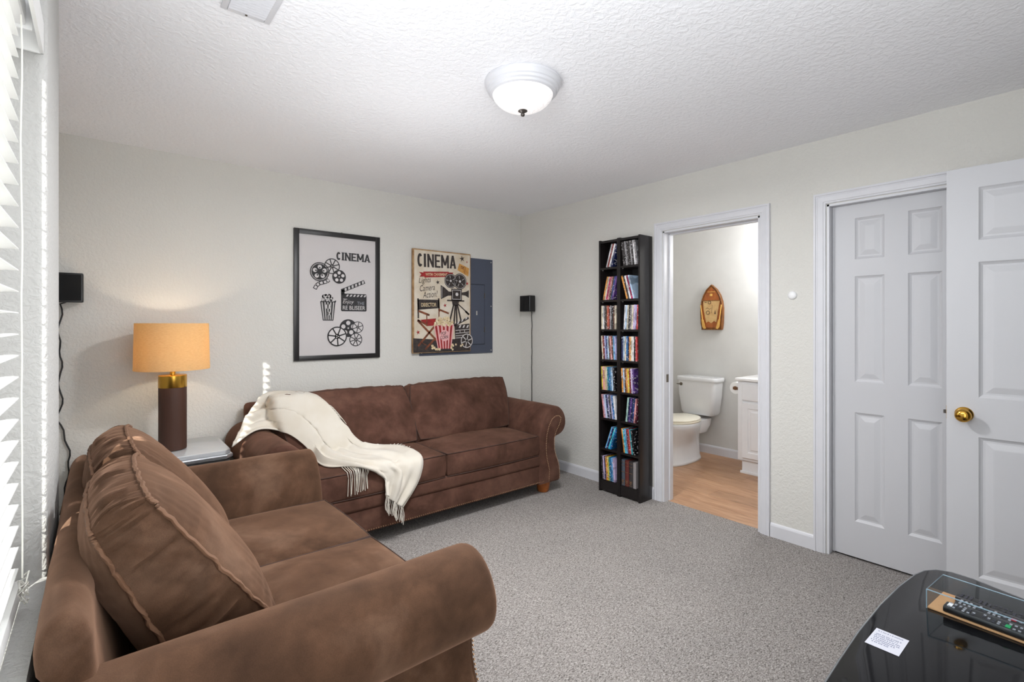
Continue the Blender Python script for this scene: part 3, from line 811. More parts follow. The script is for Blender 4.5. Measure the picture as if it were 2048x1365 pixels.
def block_cinema(w, h, t, x0, z0, rot=0.0, serif=0.0):
    mb = MB(); cw = w/6.35; g = cw*.12
    wid = {'C': .80, 'I': .5, 'N': 1.08, 'E': .92, 'M': 1.3, 'A': 1.1}
    tot = sum(wid[c] for c in 'CINEMA'); cw = (w-5*g)/tot; x = 0.0; jit = [0]
    def bar(p, q, tt=None):
        jit[0] += 1; line2(mb, p, q, tt or t, h=.0012+.0001*jit[0])
    for c in 'CINEMA':
        W = cw*wid[c]; l, r = x+t/2, x+W-t/2
        if c == 'C':
            pts = [(x+W/2+(W/2-t/2)*math.cos(a), h/2+(h/2-t/2)*math.sin(a)) for a in [R(48+k*(264/14)) for k in range(15)]]
            for i in range(14):
                p, q = Vector(pts[i]), Vector(pts[i+1]); e = (q-p).normalized()*t*.18; bar(tuple(p-e), tuple(q+e))
        elif c == 'I': bar((x+W/2, 0), (x+W/2, h), t*1.15)
        elif c == 'N': bar((l, 0), (l, h)); bar((r, 0), (r, h)); bar((l, h*.98), (r, h*.02))
        elif c == 'E': bar((l, 0), (l, h)); bar((x, t*.4), (x+W, t*.4), t*.8); bar((x, h/2), (x+W*.88, h/2), t*.8); bar((x, h-t*.4), (x+W, h-t*.4), t*.8)
        elif c == 'M': bar((l, 0), (l, h)); bar((r, 0), (r, h)); bar((l, h*.98), (x+W/2, h*.22)); bar((r, h*.98), (x+W/2, h*.22))
        else: bar((l, 0), (x+W/2, h)); bar((r, 0), (x+W/2, h)); bar((x+W*.25, h*.28), (x+W*.75, h*.28), t*.7)
        if serif and c != 'C':
            for (sx, sz) in (((l, 0), (l, h), (r, 0), (r, h)) if c in 'NM' else ((l, 0), (r, 0)) if c == 'A' else ((x+W/2, 0), (x+W/2, h)) if c == 'I' else ()):
                bar((sx-t*.8, sz+(serif/2 if sz == 0 else -serif/2)), (sx+t*.8, sz+(serif/2 if sz == 0 else -serif/2)), serif)
        x += W+g
    c_, s_ = math.cos(rot), math.sin(rot)
    mb.v = [(x0+v[0]*c_-v[2]*s_, v[1], z0+v[0]*s_+v[2]*c_) for v in mb.v]
    return mb
class Draw:
    """thin printed layers on a vertical board, front at local y=y0, later layers further out"""
    def __init__(s, root, W, Hh, y0): s.r, s.W, s.H, s.y = root, W, Hh, y0
    def pt(s, fx, fy): return (fx*s.W, (1-fy)*s.H)
    def put(s, mb, name, m, layer=1):
        y = s.y-.0005*layer
        mb.v = [(v[0], y-.0001*v[1]/.001, v[2]) for v in mb.v]
        o = mb.build(name, m, s.r, smooth=0)
        if name in ('popcorn_print', 'reel_shadow_print', 'clapper_stripes', 'popcorn_highlights', 'popcorn_shadows', 'reel_openings', 'reel_hub_dots', 'film_frames_print', 'camera_highlights'): o['kind'] = 'stuff'
        return o
def ring2(mb, c, r0, r1, n=28, a0=0, a1=2*PI, h=.004):
    N = n; closed = abs(a1-a0-2*PI) < 1e-6
    vs = []
    for q in range(N+1):
        t_ = a0+(a1-a0)*q/N
        for r in (r0, r1):
            for y in (0, h): vs.append((c[0]+r*math.cos(t_), y, c[1]+r*math.sin(t_)))
    fs = []
    for q in range(N):
        b_ = q*4; n_ = (q+1)*4; fs += [(b_, n_, n_+2, b_+2), (b_+1, b_+3, n_+3, n_+1), (b_, b_+1, n_+1, n_), (b_+2, n_+2, n_+3, b_+3)]
    mb.add(vs, fs); return mb
def line2(mb, p, q, w, h=.004):
    p, q = Vector(p), Vector(q); d = (q-p); nn = Vector((-d.y, d.x)).normalized()*w/2
    mb.prism([tuple(p-nn), tuple(q-nn), tuple(q+nn), tuple(p+nn)], 0, h); return mb
def reel(d, c, r, style, name='film_reel_print', ink='ink', hole='print_paper', layer=1):
    b = MB()
    if style == 'holes':
        b.disc(c, r, 32); d.put(b, name, ink, layer)
        hmb = MB()
        for q in range(5):
            a_ = PI/2+2*PI*q/5; hmb.disc((c[0]+r*.58*math.cos(a_), c[1]+r*.58*math.sin(a_)), r*.24, 14)
        hmb.disc(c, r*.09, 10); d.put(hmb, 'reel_openings', hole, layer+1)
    elif style == 'ringholes':
        ring2(b, c, r*.90, r); ring2(b, c, r*.0, r*.84)
        d.put(b, name, ink, layer); hmb = MB()
        for q in range(5):
            a_ = PI/2+2*PI*q/5; hmb.disc((c[0]+r*.52*math.cos(a_), c[1]+r*.52*math.sin(a_)), r*.22, 14)
        d.put(hmb, 'reel_openings', hole, layer+1)
        h2 = MB()
        for q in range(5):
            a_ = PI/2+2*PI*q/5; h2.disc((c[0]+r*.42*math.cos(a_), c[1]+r*.42*math.sin(a_)), r*.09, 8)
        d.put(h2, 'reel_shadow_print', ink, layer+2)
    else:
        bg = MB(); bg.disc(c, r*.97, 28); d.put(bg, 'reel_ground', hole, layer)
        ring2(b, c, r*.88, r); b.disc(c, r*.26, 14)
        ns = int(style)
        for q in range(ns):
            a_ = .3+2*PI*q/ns; line2(b, c, (c[0]+r*.93*math.cos(a_), c[1]+r*.93*math.sin(a_)), r*.13)
        d.put(b, name, ink, layer+1)
        h2 = MB()
        for q in range(3): h2.disc((c[0]+r*.11*math.cos(2*PI*q/3), c[1]+r*.11*math.sin(2*PI*q/3)), r*.06, 8)
        d.put(h2, 'reel_hub_dots', hole, layer+2)
d = Draw(pf, FW, FH, -.010)
P = d.pt
x, z = P(.465, .215); d.put(block_cinema(.272, .062, .0125, x+.004, z, 0, .007), 'lettering', 'ink')
reel(d, P(.42, .268), .060, '8', layer=1)
reel(d, P(.28, .318), .072, 'ringholes', layer=5)
reel(d, P(.500, .348), .053, 'holes', layer=9)
tail = MB(); tp = [P(.385, .375), P(.36, .39), P(.32, .398), P(.275, .408), P(.245, .425), P(.225, .452)]
for i in range(len(tp)-1):
    line2(tail, tp[i], tp[i+1], .030)
d.put(tail, 'film_strip_print', 'ink', 1)
tl2 = MB()
for i in range(len(tp)-1):
    a_, b_ = Vector(tp[i]), Vector(tp[i+1]); line2(tl2, a_.lerp(b_, .15), a_.lerp(b_, .8), .018)
d.put(tl2, 'film_frames_print', 'print_paper', 2)
cb = MB(); x0, z0 = P(.525, .620); x1, z1 = P(.835, .478); cb.prism(rr(x0, z0, x1, z1, .010, ('ne', 'nw', 'sw', 'se')), 0, .004)
line2(cb, P(.545, .485), P(.545, .45), .028); line2(cb, P(.53, .460), P(.81, .376), .030)
d.put(cb, 'clapperboard_print', 'ink', 1)
cs = MB()
for q in range(6):
    xa = .59+q*.043; p0 = Vector(P(xa-.008, .502)); cs.prism([tuple(p0), (p0.x+.014, p0.y), (p0.x+.024, p0.y+.016), (p0.x+.010, p0.y+.016)], 0, .004)
    t_ = .12+q*.15; c0 = Vector(P(.53, .460)).lerp(Vector(P(.81, .376)), t_); dv = (Vector(P(.81, .376))-Vector(P(.53, .460))).normalized(); nv = Vector((-dv.y, dv.x))
    cs.prism([tuple(c0-nv*.010), tuple(c0+dv*.016-nv*.010), tuple(c0+dv*.022+nv*.010), tuple(c0+dv*.006+nv*.010)], 0, .004)
line2(cs, P(.550, .522), P(.598, .523), .004)
d.put(cs, 'clapper_stripes', 'ink_white', 2)
x, z = P(.545, .566); v_, f_ = text_geo('Enjoy', .090, .036, x, z, shear=.3); d.put(MB().add(v_, f_), 'lettering', 'ink_white', 2)
x, z = P(.718, .566); v_, f_ = text_geo('THE', .060, .024, x, z); d.put(MB().add(v_, f_), 'lettering', 'button', 2)
x, z = P(.545, .608); v_, f_ = text_geo('RE BLISEER', .182, .032, x, z, offset=.01); d.put(MB().add(v_, f_), 'lettering', 'ink_white', 2)
pc = MB(); pts = [P(.285, .545), P(.46, .545), P(.435, .695), P(.315, .695)]; pc.prism(pts, 0, .004); d.put(pc, 'popcorn_box_print', 'ink', 1)
ps = MB()
for q in range(5):
    u0, u1 = .08+q*.19, .16+q*.19
    def lp(u, v): return tuple(Vector(P(.285, .552)).lerp(Vector(P(.46, .552)), u).lerp(Vector(P(.315, .688)).lerp(Vector(P(.435, .688)), u), v))
    ps.prism([lp(u0, 0), lp(u1, 0), lp(u1, 1), lp(u0, 1)], 0, .004)
ps.disc(P(.375, .585), .020, 14); ps.disc(P(.385, .64), .014, 12)
d.put(ps, 'popcorn_stripes', 'ink_white', 2)
pk = MB(); random.seed(3)
for q in range(26):
    a_ = random.random()*PI; r_ = random.random()**.5
    pk.disc(P(.372+.088*r_*math.cos(a_), .545-.052*r_*math.sin(a_)), .010, 8)
d.put(pk, 'popcorn_print', 'ink', 1)
pk = MB()
for q in range(40):
    a_ = random.random()*PI; r_ = random.random()**.5
    pk.disc(P(.372+.084*r_*math.cos(a_), .543-.050*r_*math.sin(a_)), .0052, 6, h=.002+.00004*q)
d.put(pk, 'popcorn_highlights', 'ink_white', 2)
reel(d, P(.61, .755), .070, 'holes', layer=1)
reel(d, P(.725, .748), .046, '6', layer=4)
reel(d, P(.700, .848), .052, '8', layer=7)
reel(d, P(.478, .820), .076, '7', layer=10)

# ------------------------------------------------------------------ cinema board sign over the electrical panel
ep = thing('electrical_panel', 'blue-grey metal electrical panel cover half hidden behind the cinema sign', 'panel', (2.127, YB-.0015, 1.071))
PW, PH = .795, .895
MB().box(0, -.008, 0, PW, 0, PH).build('cover', 'panel_grey', ep, bevel=.002)
MB().box(.10, -.013, .088, .693, -.008, .647).build('panel_door', 'panel_grey', ep, bevel=.0015)
MB().box(.094, -.0088, .082, .699, -.0078, .653).build('door_seam', 'panel_dark', ep)
for z in (.2, .52):
    MB().box(.690, -.0165, z, .697, -.012, z+.05).build('hinge', 'chrome', ep)
sc0 = MB().lathe([(.006, 0), (.006, .002), (.003, .0035)], 12, Matrix.Translation((PW-.02, -.008, PH-.025)) @ Matrix.Rotation(R(90), 4, 'X')).build('screw', 'pin', ep)
for (x, z) in ((PW-.02, .025), (PW-.02, PH/2), (.02, .025), (.02, PH-.025)):
    s_ = sc0.copy(); C.objects.link(s_); s_.location = (x-(PW-.02), 0, z-(PH-.025))
MB().box(.595, -.018, .36, .607, -.012, .40).build('door_latch', 'pin', ep)

GX, GZ, GW, GH = 2.046, 1.097, .597, .897
sg_ = thing('cinema_sign', 'cream vintage cinema board with movie camera, director chair and popcorn bucket', 'sign', (GX, YB-.0168, GZ))
MB().box(0, -.022, 0, GW, 0, GH).build('board', 'sign_edge', sg_, bevel=.002)
d = Draw(sg_, GW, GH, -.0222); P = d.pt
bg = MB(); x0, z0 = P(.022, .985); x1, z1 = P(.985, .012); bg.box(x0, 0, z0, x1, .0004, z1); d.put(bg, 'ground_print', 'sign_cream', 0)
dk = MB(); dk.prism([P(.005, .995), P(.99, .995), P(.99, .86), P(.6, .875), P(.3, .868), P(.005, .855)], 0, .004); d.put(dk, 'floor_print', 'sign_dark', 1)
d.put(block_cinema(.392, .116, .0195, *P(.075, .172), rot=R(1.2)), 'lettering', 'sign_dark', 1)
rb = MB(); rb.prism([P(.10, .222), P(.17, .225), P(.17, .215), P(.60, .198), P(.60, .205), P(.685, .203), P(.65, .23), P(.69, .253), P(.60, .255), P(.60, .25), P(.185, .272), P(.185, .262), P(.105, .268), P(.135, .245)], 0, .004)
d.put(rb, 'ribbon_print', 'sign_red', 1)
v_, f_ = text_geo('WITH CHARMING', .225, .026, *P(.205, .256), rot=R(3.2), offset=.01); d.put(MB().add(v_, f_), 'lettering', 'popcorn', 2)
for (txt, w_, h_, fx, fy, m_) in (('Lights', .122, .060, .10, .345, 'sign_dark'), ('Camera', .150, .052, .115, .408, 'sign_dark'), ('Action!', .150, .055, .165, .472, 'sign_dark')):
    v_, f_ = text_geo(txt, w_, h_, *P(fx, fy), shear=.35, rot=R(7)); d.put(MB().add(v_, f_), 'lettering', m_, 1)
def star(mb, c, r):
    mb.prism([(c[0]+(r if q % 2 == 0 else r*.36)*math.cos(PI/2+PI*q/5+.2), c[1]+(r if q % 2 == 0 else r*.36)*math.sin(PI/2+PI*q/5+.2)) for q in range(10)], 0, .004)
for fx, fy, r_, m_ in ((.84, .055, .030, 'sign_dark'), (.41, .31, .022, 'sign_dark'), (.535, .535, .020, 'sign_red'), (.935, .305, .019, 'sign_red'), (.085, .80, .021, 'sign_red'), (.93, .085, .011, 'sign_red')):
    st = MB(); star(st, P(fx, fy), r_); d.put(st, 'star_print', m_, 1)
tk = MB(); tk.prism([P(.79, .105), P(.97, .148), P(.955, .232), P(.755, .175)], 0, .004); d.put(tk, 'ticket_print', 'sign_gold', 1)
tk = MB(); line2(tk, P(.815, .130), P(.875, .146), .008); line2(tk, P(.815, .147), P(.87, .161), .006); line2(tk, P(.90, .14), P(.885, .205), .003); d.put(tk, 'ticket_lettering', 'sign_wood', 2)
# movie camera
mc = MB(); mc.disc(P(.635, .288), .066, 28); mc.disc(P(.80, .288), .072, 28)
x0, z0 = P(.645, .485); x1, z1 = P(.835, .365); mc.box(x0, 0, z0, x1, .004, z1)
mc.prism([P(.46, .335), P(.52, .355), P(.60, .395), P(.66, .395), P(.66, .435), P(.59, .437), P(.465, .475)], 0, .004)
mc.prism([P(.83, .400), P(.91, .39), P(.965, .372), P(.965, .452), P(.90, .43), P(.83, .425)], 0, .004)
mc.box(P(.57, .49)[0], 0, P(.57, .492)[1], P(.88, .49)[0], .004, P(.88, .478)[1])
mc.prism([P(.655, .49), P(.785, .49), P(.77, .535), P(.67, .535)], 0, .004)
for (a_, b_, w_) in (((.685, .53), (.615, .70), .016), ((.715, .53), (.690, .74), .016), ((.735, .53), (.745, .72), .016), ((.755, .53), (.825, .70), .016), ((.77, .52), (.965, .62), .010), ((.90, .588), (.970, .625), .018)):
    line2(mc, P(*a_), P(*b_), w_)
d.put(mc, 'movie_camera_print', 'sign_dark', 2)
mh = MB()
for c_, r_ in ((P(.635, .288), .066), (P(.80, .288), .072)):
    ring2(mh, c_, r_*.86, r_*.90, 24); mh.disc(c_, r_*.16, 10)
    for q in range(5):
        a_ = .5+2*PI*q/5; line2(mh, (c_[0]+r_*.35*math.cos(a_), c_[1]+r_*.35*math.sin(a_)), (c_[0]+r_*.72*math.cos(a_), c_[1]+r_*.72*math.sin(a_)), .004)
for a_, b_ in (((.665, .378), (.815, .378)), ((.665, .47), (.815, .47)), ((.665, .378), (.665, .47)), ((.815, .378), (.815, .47)), ((.48, .35), (.48, .46))):
    line2(mh, P(*a_), P(*b_), .004)
mh.disc(P(.745, .42), .016, 12); d.put(mh, 'camera_highlights', 'ink_white', 3)
# director chair
ch = MB(); ch.prism([P(.075, .485), P(.43, .482), P(.44, .563), P(.08, .585)], 0, .004)
line2(ch, P(.082, .475), P(.088, .665), .014); line2(ch, P(.425, .468), P(.435, .60), .014)
d.put(ch, 'chair_back_print', 'sign_dark', 2)
v_, f_ = text_geo('DIRECTOR', .150, .034, *P(.135, .555), rot=R(2), offset=.012); d.put(MB().add(v_, f_), 'lettering', 'popcorn', 3)
cw = MB()
for (a_, b_, w_) in (((.09, .595), (.27, .635), .018), ((.225, .632), (.225, .72), .010), ((.42, .575), (.60, .615), .016), ((.43, .58), (.43, .69), .010), ((.075, .685), (.42, .90), .018), ((.40, .71), (.085, .93), .018), ((.35, .87), (.20, .965), .018), ((.13, .895), (.22, .925), .006), ((.075, .68), (.24, .735), .014)):
    line2(cw, P(*a_), P(*b_), w_)
d.put(cw, 'chair_wood_print', 'sign_wood', 3)
cs = MB(); cs.prism([P(.12, .68), P(.38, .665), P(.36, .735), P(.22, .74)], 0, .004); d.put(cs, 'chair_seat_print', 'sign_red', 2)
# clapperboard
kb = MB(); kb.prism([P(.70, .735), P(.975, .715), P(.975, .885), P(.715, .90)], 0, .004); line2(kb, P(.695, .735), P(.96, .655), .022); d.put(kb, 'clapperboard_print', 'sign_dark', 4)
kk = MB()
for q in range(3):
    xa = .775+q*.07; kk.prism([P(xa, .760), P(xa+.03, .758), P(xa+.05, .73), P(xa+.02, .732)], 0, .004)
    xb = .745+q*.075; yb = .722-.0225*q*1.05; kk.prism([P(xb, yb), P(xb+.032, yb-.008), P(xb+.045, yb-.03), P(xb+.012, yb-.02)], 0, .004)
for (a_, b_) in (((.72, .785), (.97, .775)), ((.72, .815), (.97, .803)), ((.72, .84), (.97, .828)), ((.80, .78), (.80, .812)), ((.885, .778), (.885, .808)), ((.72, .862), (.85, .857))):
    line2(kk, P(*a_), P(*b_), .005)
d.put(kk, 'clapper_stripes', 'ink_white', 5)
reel(d, P(.925, .892), .066, '6', ink='ink_white', hole='sign_dark', layer=6)
# popcorn bucket
bk = MB(); bk.prism([P(.335, .725), P(.69, .722), P(.64, .965), P(.41, .965)], 0, .004); d.put(bk, 'popcorn_bucket_print', 'sign_pink', 7)
bs = MB()
def lp(u, v): return tuple(Vector(P(.335, .735)).lerp(Vector(P(.69, .732)), u).lerp(Vector(P(.41, .965)).lerp(Vector(P(.64, .965)), u), v))
for q in range(5):
    u0 = .06+q*.19; bs.prism([lp(u0, 0), lp(u0+.10, 0), lp(u0+.10, 1), lp(u0, 1)], 0, .004)
d.put(bs, 'bucket_stripes', 'sign_red', 8)
bo = MB(); bo.disc(P(.525, .835), .050, 24); d.put(bo, 'bucket_badge', 'sign_pink', 9)
v_, f_ = text_geo('POP', .050, .030, *P(.47, .832), offset=.01, rot=R(6)); bo = MB().add(v_, f_)
v_, f_ = text_geo('CORN', .078, .030, *P(.455, .872), offset=.01, rot=R(6)); bo.add(v_, f_); d.put(bo, 'lettering', 'sign_dark', 10)
random.seed(6); pp = MB()
for q in range(60):
    a_ = random.random()*PI; r_ = random.random()**.5
    pp.disc(P(.515+.165*r_*math.cos(a_), .735-.085*r_*math.sin(a_)), .010+.004*random.random(), 8, h=.002+.00004*q)
for q in range(22):
    pp.disc(P(random.choice((random.uniform(.30, .44), random.uniform(.62, .86))), random.uniform(.925, .985)), .010, 8, h=.001+.00004*q)
d.put(pp, 'popcorn_print', 'popcorn', 11)
pp = MB()
for q in range(26):
    a_ = random.random()*PI; r_ = random.random()**.5
    pp.disc(P(.515+.155*r_*math.cos(a_), .738-.075*r_*math.sin(a_)), .0028, 6)
d.put(pp, 'popcorn_shadows', 'sign_wood', 12)

# ------------------------------------------------------------------ wall speakers
sr = thing('speaker', 'small black wall speaker near the room corner above the back sofa arm', 'speaker', (XR, 3.64, 1.547))
MB().box(-.105, -.075, -.078, -.03, .072, .078).build('cabinet', 'black', sr, bevel=.008, seg=3)
MB().box(-.110, -.064, -.068, -.104, .000, .068).build('grille', 'black_matte', sr, bevel=.004)
MB().box(-.110, .004, -.068, -.104, .062, .068).build('grille', 'black_matte', sr, bevel=.004)
MB().box(-.032, -.018, -.02, 0, .018, .02).build('wall_bracket', 'black', sr)
MB().tube([Vector((-.03, -.01, -.07))]+[Vector((-.02, -.012+.010*noise.noise((i*.4, 2, 3)), -.085-1.35*i/40)) for i in range(41)], .0042, 6).build('cable', 'cable', sr)
sl2 = thing('speaker', 'black wall speaker on the back wall at the far left beside the window pier', 'speaker', (-.128, YB, 1.553))
MB().box(-.057, -.12, -.082, .057, -.025, .082).build('cabinet', 'black', sl2, bevel=.008, seg=3)
MB().box(-.048, -.126, -.073, .048, -.119, .073).build('grille', 'black_matte', sl2, bevel=.004)
MB().box(-.02, -.026, -.02, .02, 0, .02).build('wall_bracket', 'black', sl2)
pts = [Vector((-.02, -.02, -.08))]+[Vector((-.045+.02*noise.noise((i*.3, 7, 1))+(.035*math.sin((i-22)/18*PI) if 22 < i < 40 else 0), -.012, -.09-1.2*i/40)) for i in range(41)]
MB().tube(pts, .0042, 6).build('cable', 'cable', sl2)

# ------------------------------------------------------------------ bookcases with disc cases
BZ = [1.800, 1.540, 1.306, 1.064, .817, .593, .349, .097]
def bookcase(y_right, label):
    root = thing('bookcase', label, 'bookcase', (3.115, y_right+.10, 0), 0, None)
    t_ = .0155; D = .156; hw = .0995
    for sg in (-1, 1):
        MB().box(0, sg*hw-(t_ if sg > 0 else 0), 0, D, sg*hw+(0 if sg > 0 else t_), 2.022).build('side_panel', 'black_paint', root, bevel=.001)
    MB().box(.002, -hw+t_, 1.998, D, hw-t_, 2.016).build('top_panel', 'black_paint', root)
    MB().box(D-.004, -hw+t_, .02, D, hw-t_, 2.0).build('back_panel', 'black_in', root)
    s0 = MB().box(.004, -hw+t_, -.0155, D-.004, hw-t_, 0).build('shelf', 'black_paint', root, bevel=.001); s0.location = (0, 0, BZ[0])
    for z in BZ[1:]:
        s_ = s0.copy(); C.objects.link(s_); s_.location = (0, 0, z)
    MB().box(.004, -hw+t_, .014, .016, hw-t_, BZ[-1]-.0155).build('kick_board', 'black_paint', root)
    pb = MB()
    for i in range(54):
        z = .2+i*.032
        pb.lathe([(.0022, 0), (.0022, .0008)], 6, Matrix.Translation((.03, hw-t_, z)) @ Matrix.Rotation(R(90), 4, 'X'))
    pb.build('peg_holes', 'button_dark', root, kind='stuff')
    for z in BZ[:-1]:
        MB().lathe([(.004, 0), (.004, .006), (.002, .008)], 8, Matrix.Translation((.03, hw-t_, z-.0175)) @ Matrix.Rotation(R(90), 4, 'X')).build('shelf_pin', 'pin', root)
    return root
bookcase(2.450, 'tall narrow black bookcase, left one of the pair, filled with disc cases')
bookcase(2.250, 'tall narrow black bookcase, right one of the pair, beside the bathroom door casing')

def case_mesh(th, dp, h, flip):
    b = MB(); y0, y1 = (0, th) if not flip else (-th, 0)
    b.box(0, y0, 0, dp, y1, h)
    o = b.build('disc_case', 'disc', None, bevel=.0016, seg=1); C.objects.unlink(o); return o.data
TH, DPTH, CH = .0142, .132, .190
cmesh = {False: case_mesh(TH, DPTH, CH, False), True: case_mesh(TH, DPTH, CH, True)}
COL = {'white': (226, 224, 226), 'cream': (218, 206, 182), 'dark red': (120, 44, 40), 'navy blue': (34, 42, 84), 'dark grey': (62, 58, 58), 'orange': (214, 146, 70), 'magenta': (176, 44, 92), 'dark blue': (44, 66, 116), 'purple': (92, 62, 128), 'pale blue': (176, 200, 224), 'brown': (104, 70, 56), 'red-orange': (192, 92, 66), 'grey': (140, 138, 140), 'lavender': (168, 166, 206), 'light blue': (110, 168, 214), 'blue': (36, 108, 168), 'yellow': (212, 192, 70), 'pink': (216, 150, 150), 'tan': (196, 168, 128), 'black': (30, 28, 30), 'teal': (52, 140, 150), 'red': (186, 66, 66), 'mint': (160, 196, 186), 'maroon': (88, 38, 52), 'lilac': (196, 178, 212), 'cyan': (64, 184, 206)}
ORD = ['first', 'second', 'third', 'fourth', 'fifth', 'sixth', 'seventh', 'eighth', 'ninth', 'tenth', 'eleventh']
SHN = ['top', 'second', 'third', 'fourth', 'fifth', 'sixth', 'seventh', 'bottom']
LEFT = [(17, 'white,dark red,white,navy blue'), (13, 'orange,cream,magenta,pink,brown,dark blue,purple'), (0, 'cream,white,dark grey,brown,red-orange,dark red,grey,black,brown,cream'), (-4, 'cream,dark red,lavender,dark blue,pale blue,brown,pink,brown,light blue,lavender'), (-3, 'yellow,pink,tan,cream,teal,blue,light blue,pale blue,black'), (-8, 'pink,lilac,pale blue,navy blue,lavender,dark grey,lavender,blue,white'), (20, 'light blue,navy blue,cyan,blue'), (-4, 'dark grey,lilac,navy blue,orange,yellow,teal,blue,light blue,lilac')]
RIGHT = [(-7, 'dark grey,dark grey,grey,dark grey,dark grey,grey,dark grey,white,grey'), (-16, 'orange,dark grey,white,magenta,pale blue'), (3, 'white,pale blue,cream,dark grey,grey,cream,lilac,lavender,red'), (0, 'navy blue,pale blue,cream,blue,navy blue,orange,cream,white,black,red'), (-3, 'orange,pale blue,brown,orange,yellow,dark red,lilac,purple'), (6, 'mint,navy blue,purple,navy blue,dark blue,pink,maroon'), (-8, 'orange,cyan,light blue,dark red,red,teal,black')]
random.seed(12)
def put_case(side, shelf, i, n, colour, y, z, ang, flip, ysc, zsc):
    o = bpy.data.objects.new('disc_case', cmesh[flip]); C.objects.link(o)
    o.location = (3.120+random.uniform(-.0015, .003), y, z+.0004); o.rotation_euler = (ang, 0, 0); o.scale = (1, ysc, zsc)
    c_ = lin(COL[colour]); o.color = c_
    where = ('tightly leaning' if abs(ang) > .1 else 'upright')
    tag(o, '%s disc case, %s from the left on the %s shelf of the %s bookcase' % (colour, ORD[i], SHN[shelf], side), 'disc case', 'disc cases in the bookcases')
def fill(side, spec, y_right):
    yl = y_right+.2-.0175; yr = y_right+.0175
    for sh_, (deg, names) in enumerate(spec):
        names = names.split(','); n = len(names); z = BZ[sh_]; ang = R(deg)
        step = TH/math.cos(ang)+.0008
        if n*step+CH*abs(math.sin(ang)) > .163: ysc = (.163-CH*abs(math.sin(ang)))/(n*step)
        else: ysc = 1.0
        ysc = min(1.0, ysc); step = (TH*ysc)/math.cos(ang)+.0004
        for i, nm in enumerate(names):
            zsc = random.uniform(.985, 1.0)
            if deg > 0:
                y = yr+CH*math.sin(ang)+step*(n-1-i); put_case(side, sh_, i, n, nm, y, z, ang, False, ysc, zsc)
            elif deg < 0:
                y = yl-CH*math.sin(-ang)-step*i; put_case(side, sh_, i, n, nm, y, z, ang, True, ysc, zsc)
            else:
                y = yl-.006-step*i; put_case(side, sh_, i, n, nm, y, z, 0, True, ysc, zsc)
fill('left', LEFT, 2.450)
fill('right', RIGHT, 2.250)
# four cloth-bound books on the bottom right shelf
y = 2.45-.022
for i, (nm, c_, wd, ht) in enumerate((('slate blue', (70, 78, 88), .033, .198), ('dark red', (96, 40, 36), .036, .198), ('charcoal', (54, 50, 52), .035, .198), ('pale grey', (140, 134, 134), .028, .196))):
    root = thing('book', '%s cloth-bound book, %s from the left on the bottom shelf of the right bookcase' % (nm, ORD[i]), 'book', (3.119, y-wd/2, BZ[7]+.0005), 0, 'cloth-bound books on the bottom shelf')
    b = MB(); n = 8
    pts = [(.128, wd/2-.001), (.128, -wd/2+.001)]+[(.004-.004*math.sin(PI*k/n), -wd/2+.001+(wd-.002)*k/n) for k in range(n+1)]
    b.prism(pts, 0, ht, 'z'); o = b.build('cover', 'book', root, smooth=30); o.color = lin(c_)
    if i < 3:
        bd = MB()
        for zz, tt in ((.012, .002), (.03, .002), (.045, .0015), (.105, .003), (.155, .0015), (.18, .002)):
            bd.box(-.0012, -wd/2+.003, zz*ht/.198, .003, wd/2-.003, zz*ht/.198+tt)
        bd.box(-.0012, -.006, .022, .003, .006, .028); bd.box(-.0012, -.008, .035, .003, .008, .042)
        bd.build('spine_bands', 'nailhead', root)
    y -= wd+.0015

# ------------------------------------------------------------------ ceiling light, vent, wall disc
cl = thing('ceiling_light', 'white flush ceiling light with patterned glass bowl and dark finial', 'ceiling light', (1.468, 1.692, H))
MB().lathe([(.170, 0), (.173, -.004), (.173, -.012), (.168, -.018), (.165, -.030), (.160, -.034), (.158, -.044), (.150, -.048), (.147, -.056), (.138, -.060), (.10, -.060)], 64).build('base_plate', 'trim', cl, smooth=28)
MB().lathe([(.137, -.052), (.136, -.062), (.130, -.075), (.120, -.088), (.104, -.102), (.083, -.114), (.058, -.123), (.030, -.128), (.004, -.129)], 64).build('glass_bowl', 'bowl', cl, smooth=60)
MB().lathe([(.004, -.124), (.020, -.127), (.021, -.131), (.014, -.135), (.007, -.140), (.010, -.146), (.008, -.152), (.002, -.155)], 24).build('finial', 'bronze', cl, smooth=50)
clp = lamp('ceiling_light_glow', 'AREA', (1.468, 1.692, H-.165), 34.0, (0.97, .98, 1.0), shape='DISK', size=.26)
lamp('mid_room_fill', 'POINT', (1.22, 2.15, 1.50), 13.0, (0.97, .98, 1.0), shadow_soft_size=.25)  # added unseen fill lamp hanging mid-room, apart from the ceiling light

vt = thing('ceiling_vent', 'white louvred air vent on the ceiling at the top edge', 'vent', (.395, 1.79, H))
fr_ = MB()
for (x0, y0, x1, y1) in ((-.078, -.155, -.058, .155), (.058, -.155, .078, .155), (-.058, -.155, .058, -.130), (-.058, .130, .058, .155)):
    fr_.box(x0, y0, -.008, x1, y1, 0)
fr_.build('vent_frame', 'trim', vt, bevel=.003)
MB().box(-.06, -.132, -.0015, .06, .132, -.0005).build('duct_shade_sheet', 'bronze', vt)  # dark sheet whose colour stands in for the shade inside the duct
s0 = MB().box(-.058, -.0092, -.0010, .058, .0092, .0010).build('louvre', 'trim', vt); s0.location = (0, .121, -.007); s0.rotation_euler = (R(-22), 0, 0)
for i in range(1, 17):
    s_ = s0.copy(); C.objects.link(s_); s_.location = (0, .121-.0151*i, -.007)
for (x, y) in ((0, .143), (0, -.143)):
    MB().lathe([(.004, 0), (.004, -.002), (.001, -.003)], 10, Matrix.Translation((x, y, -.008))).build('screw', 'chrome', vt)

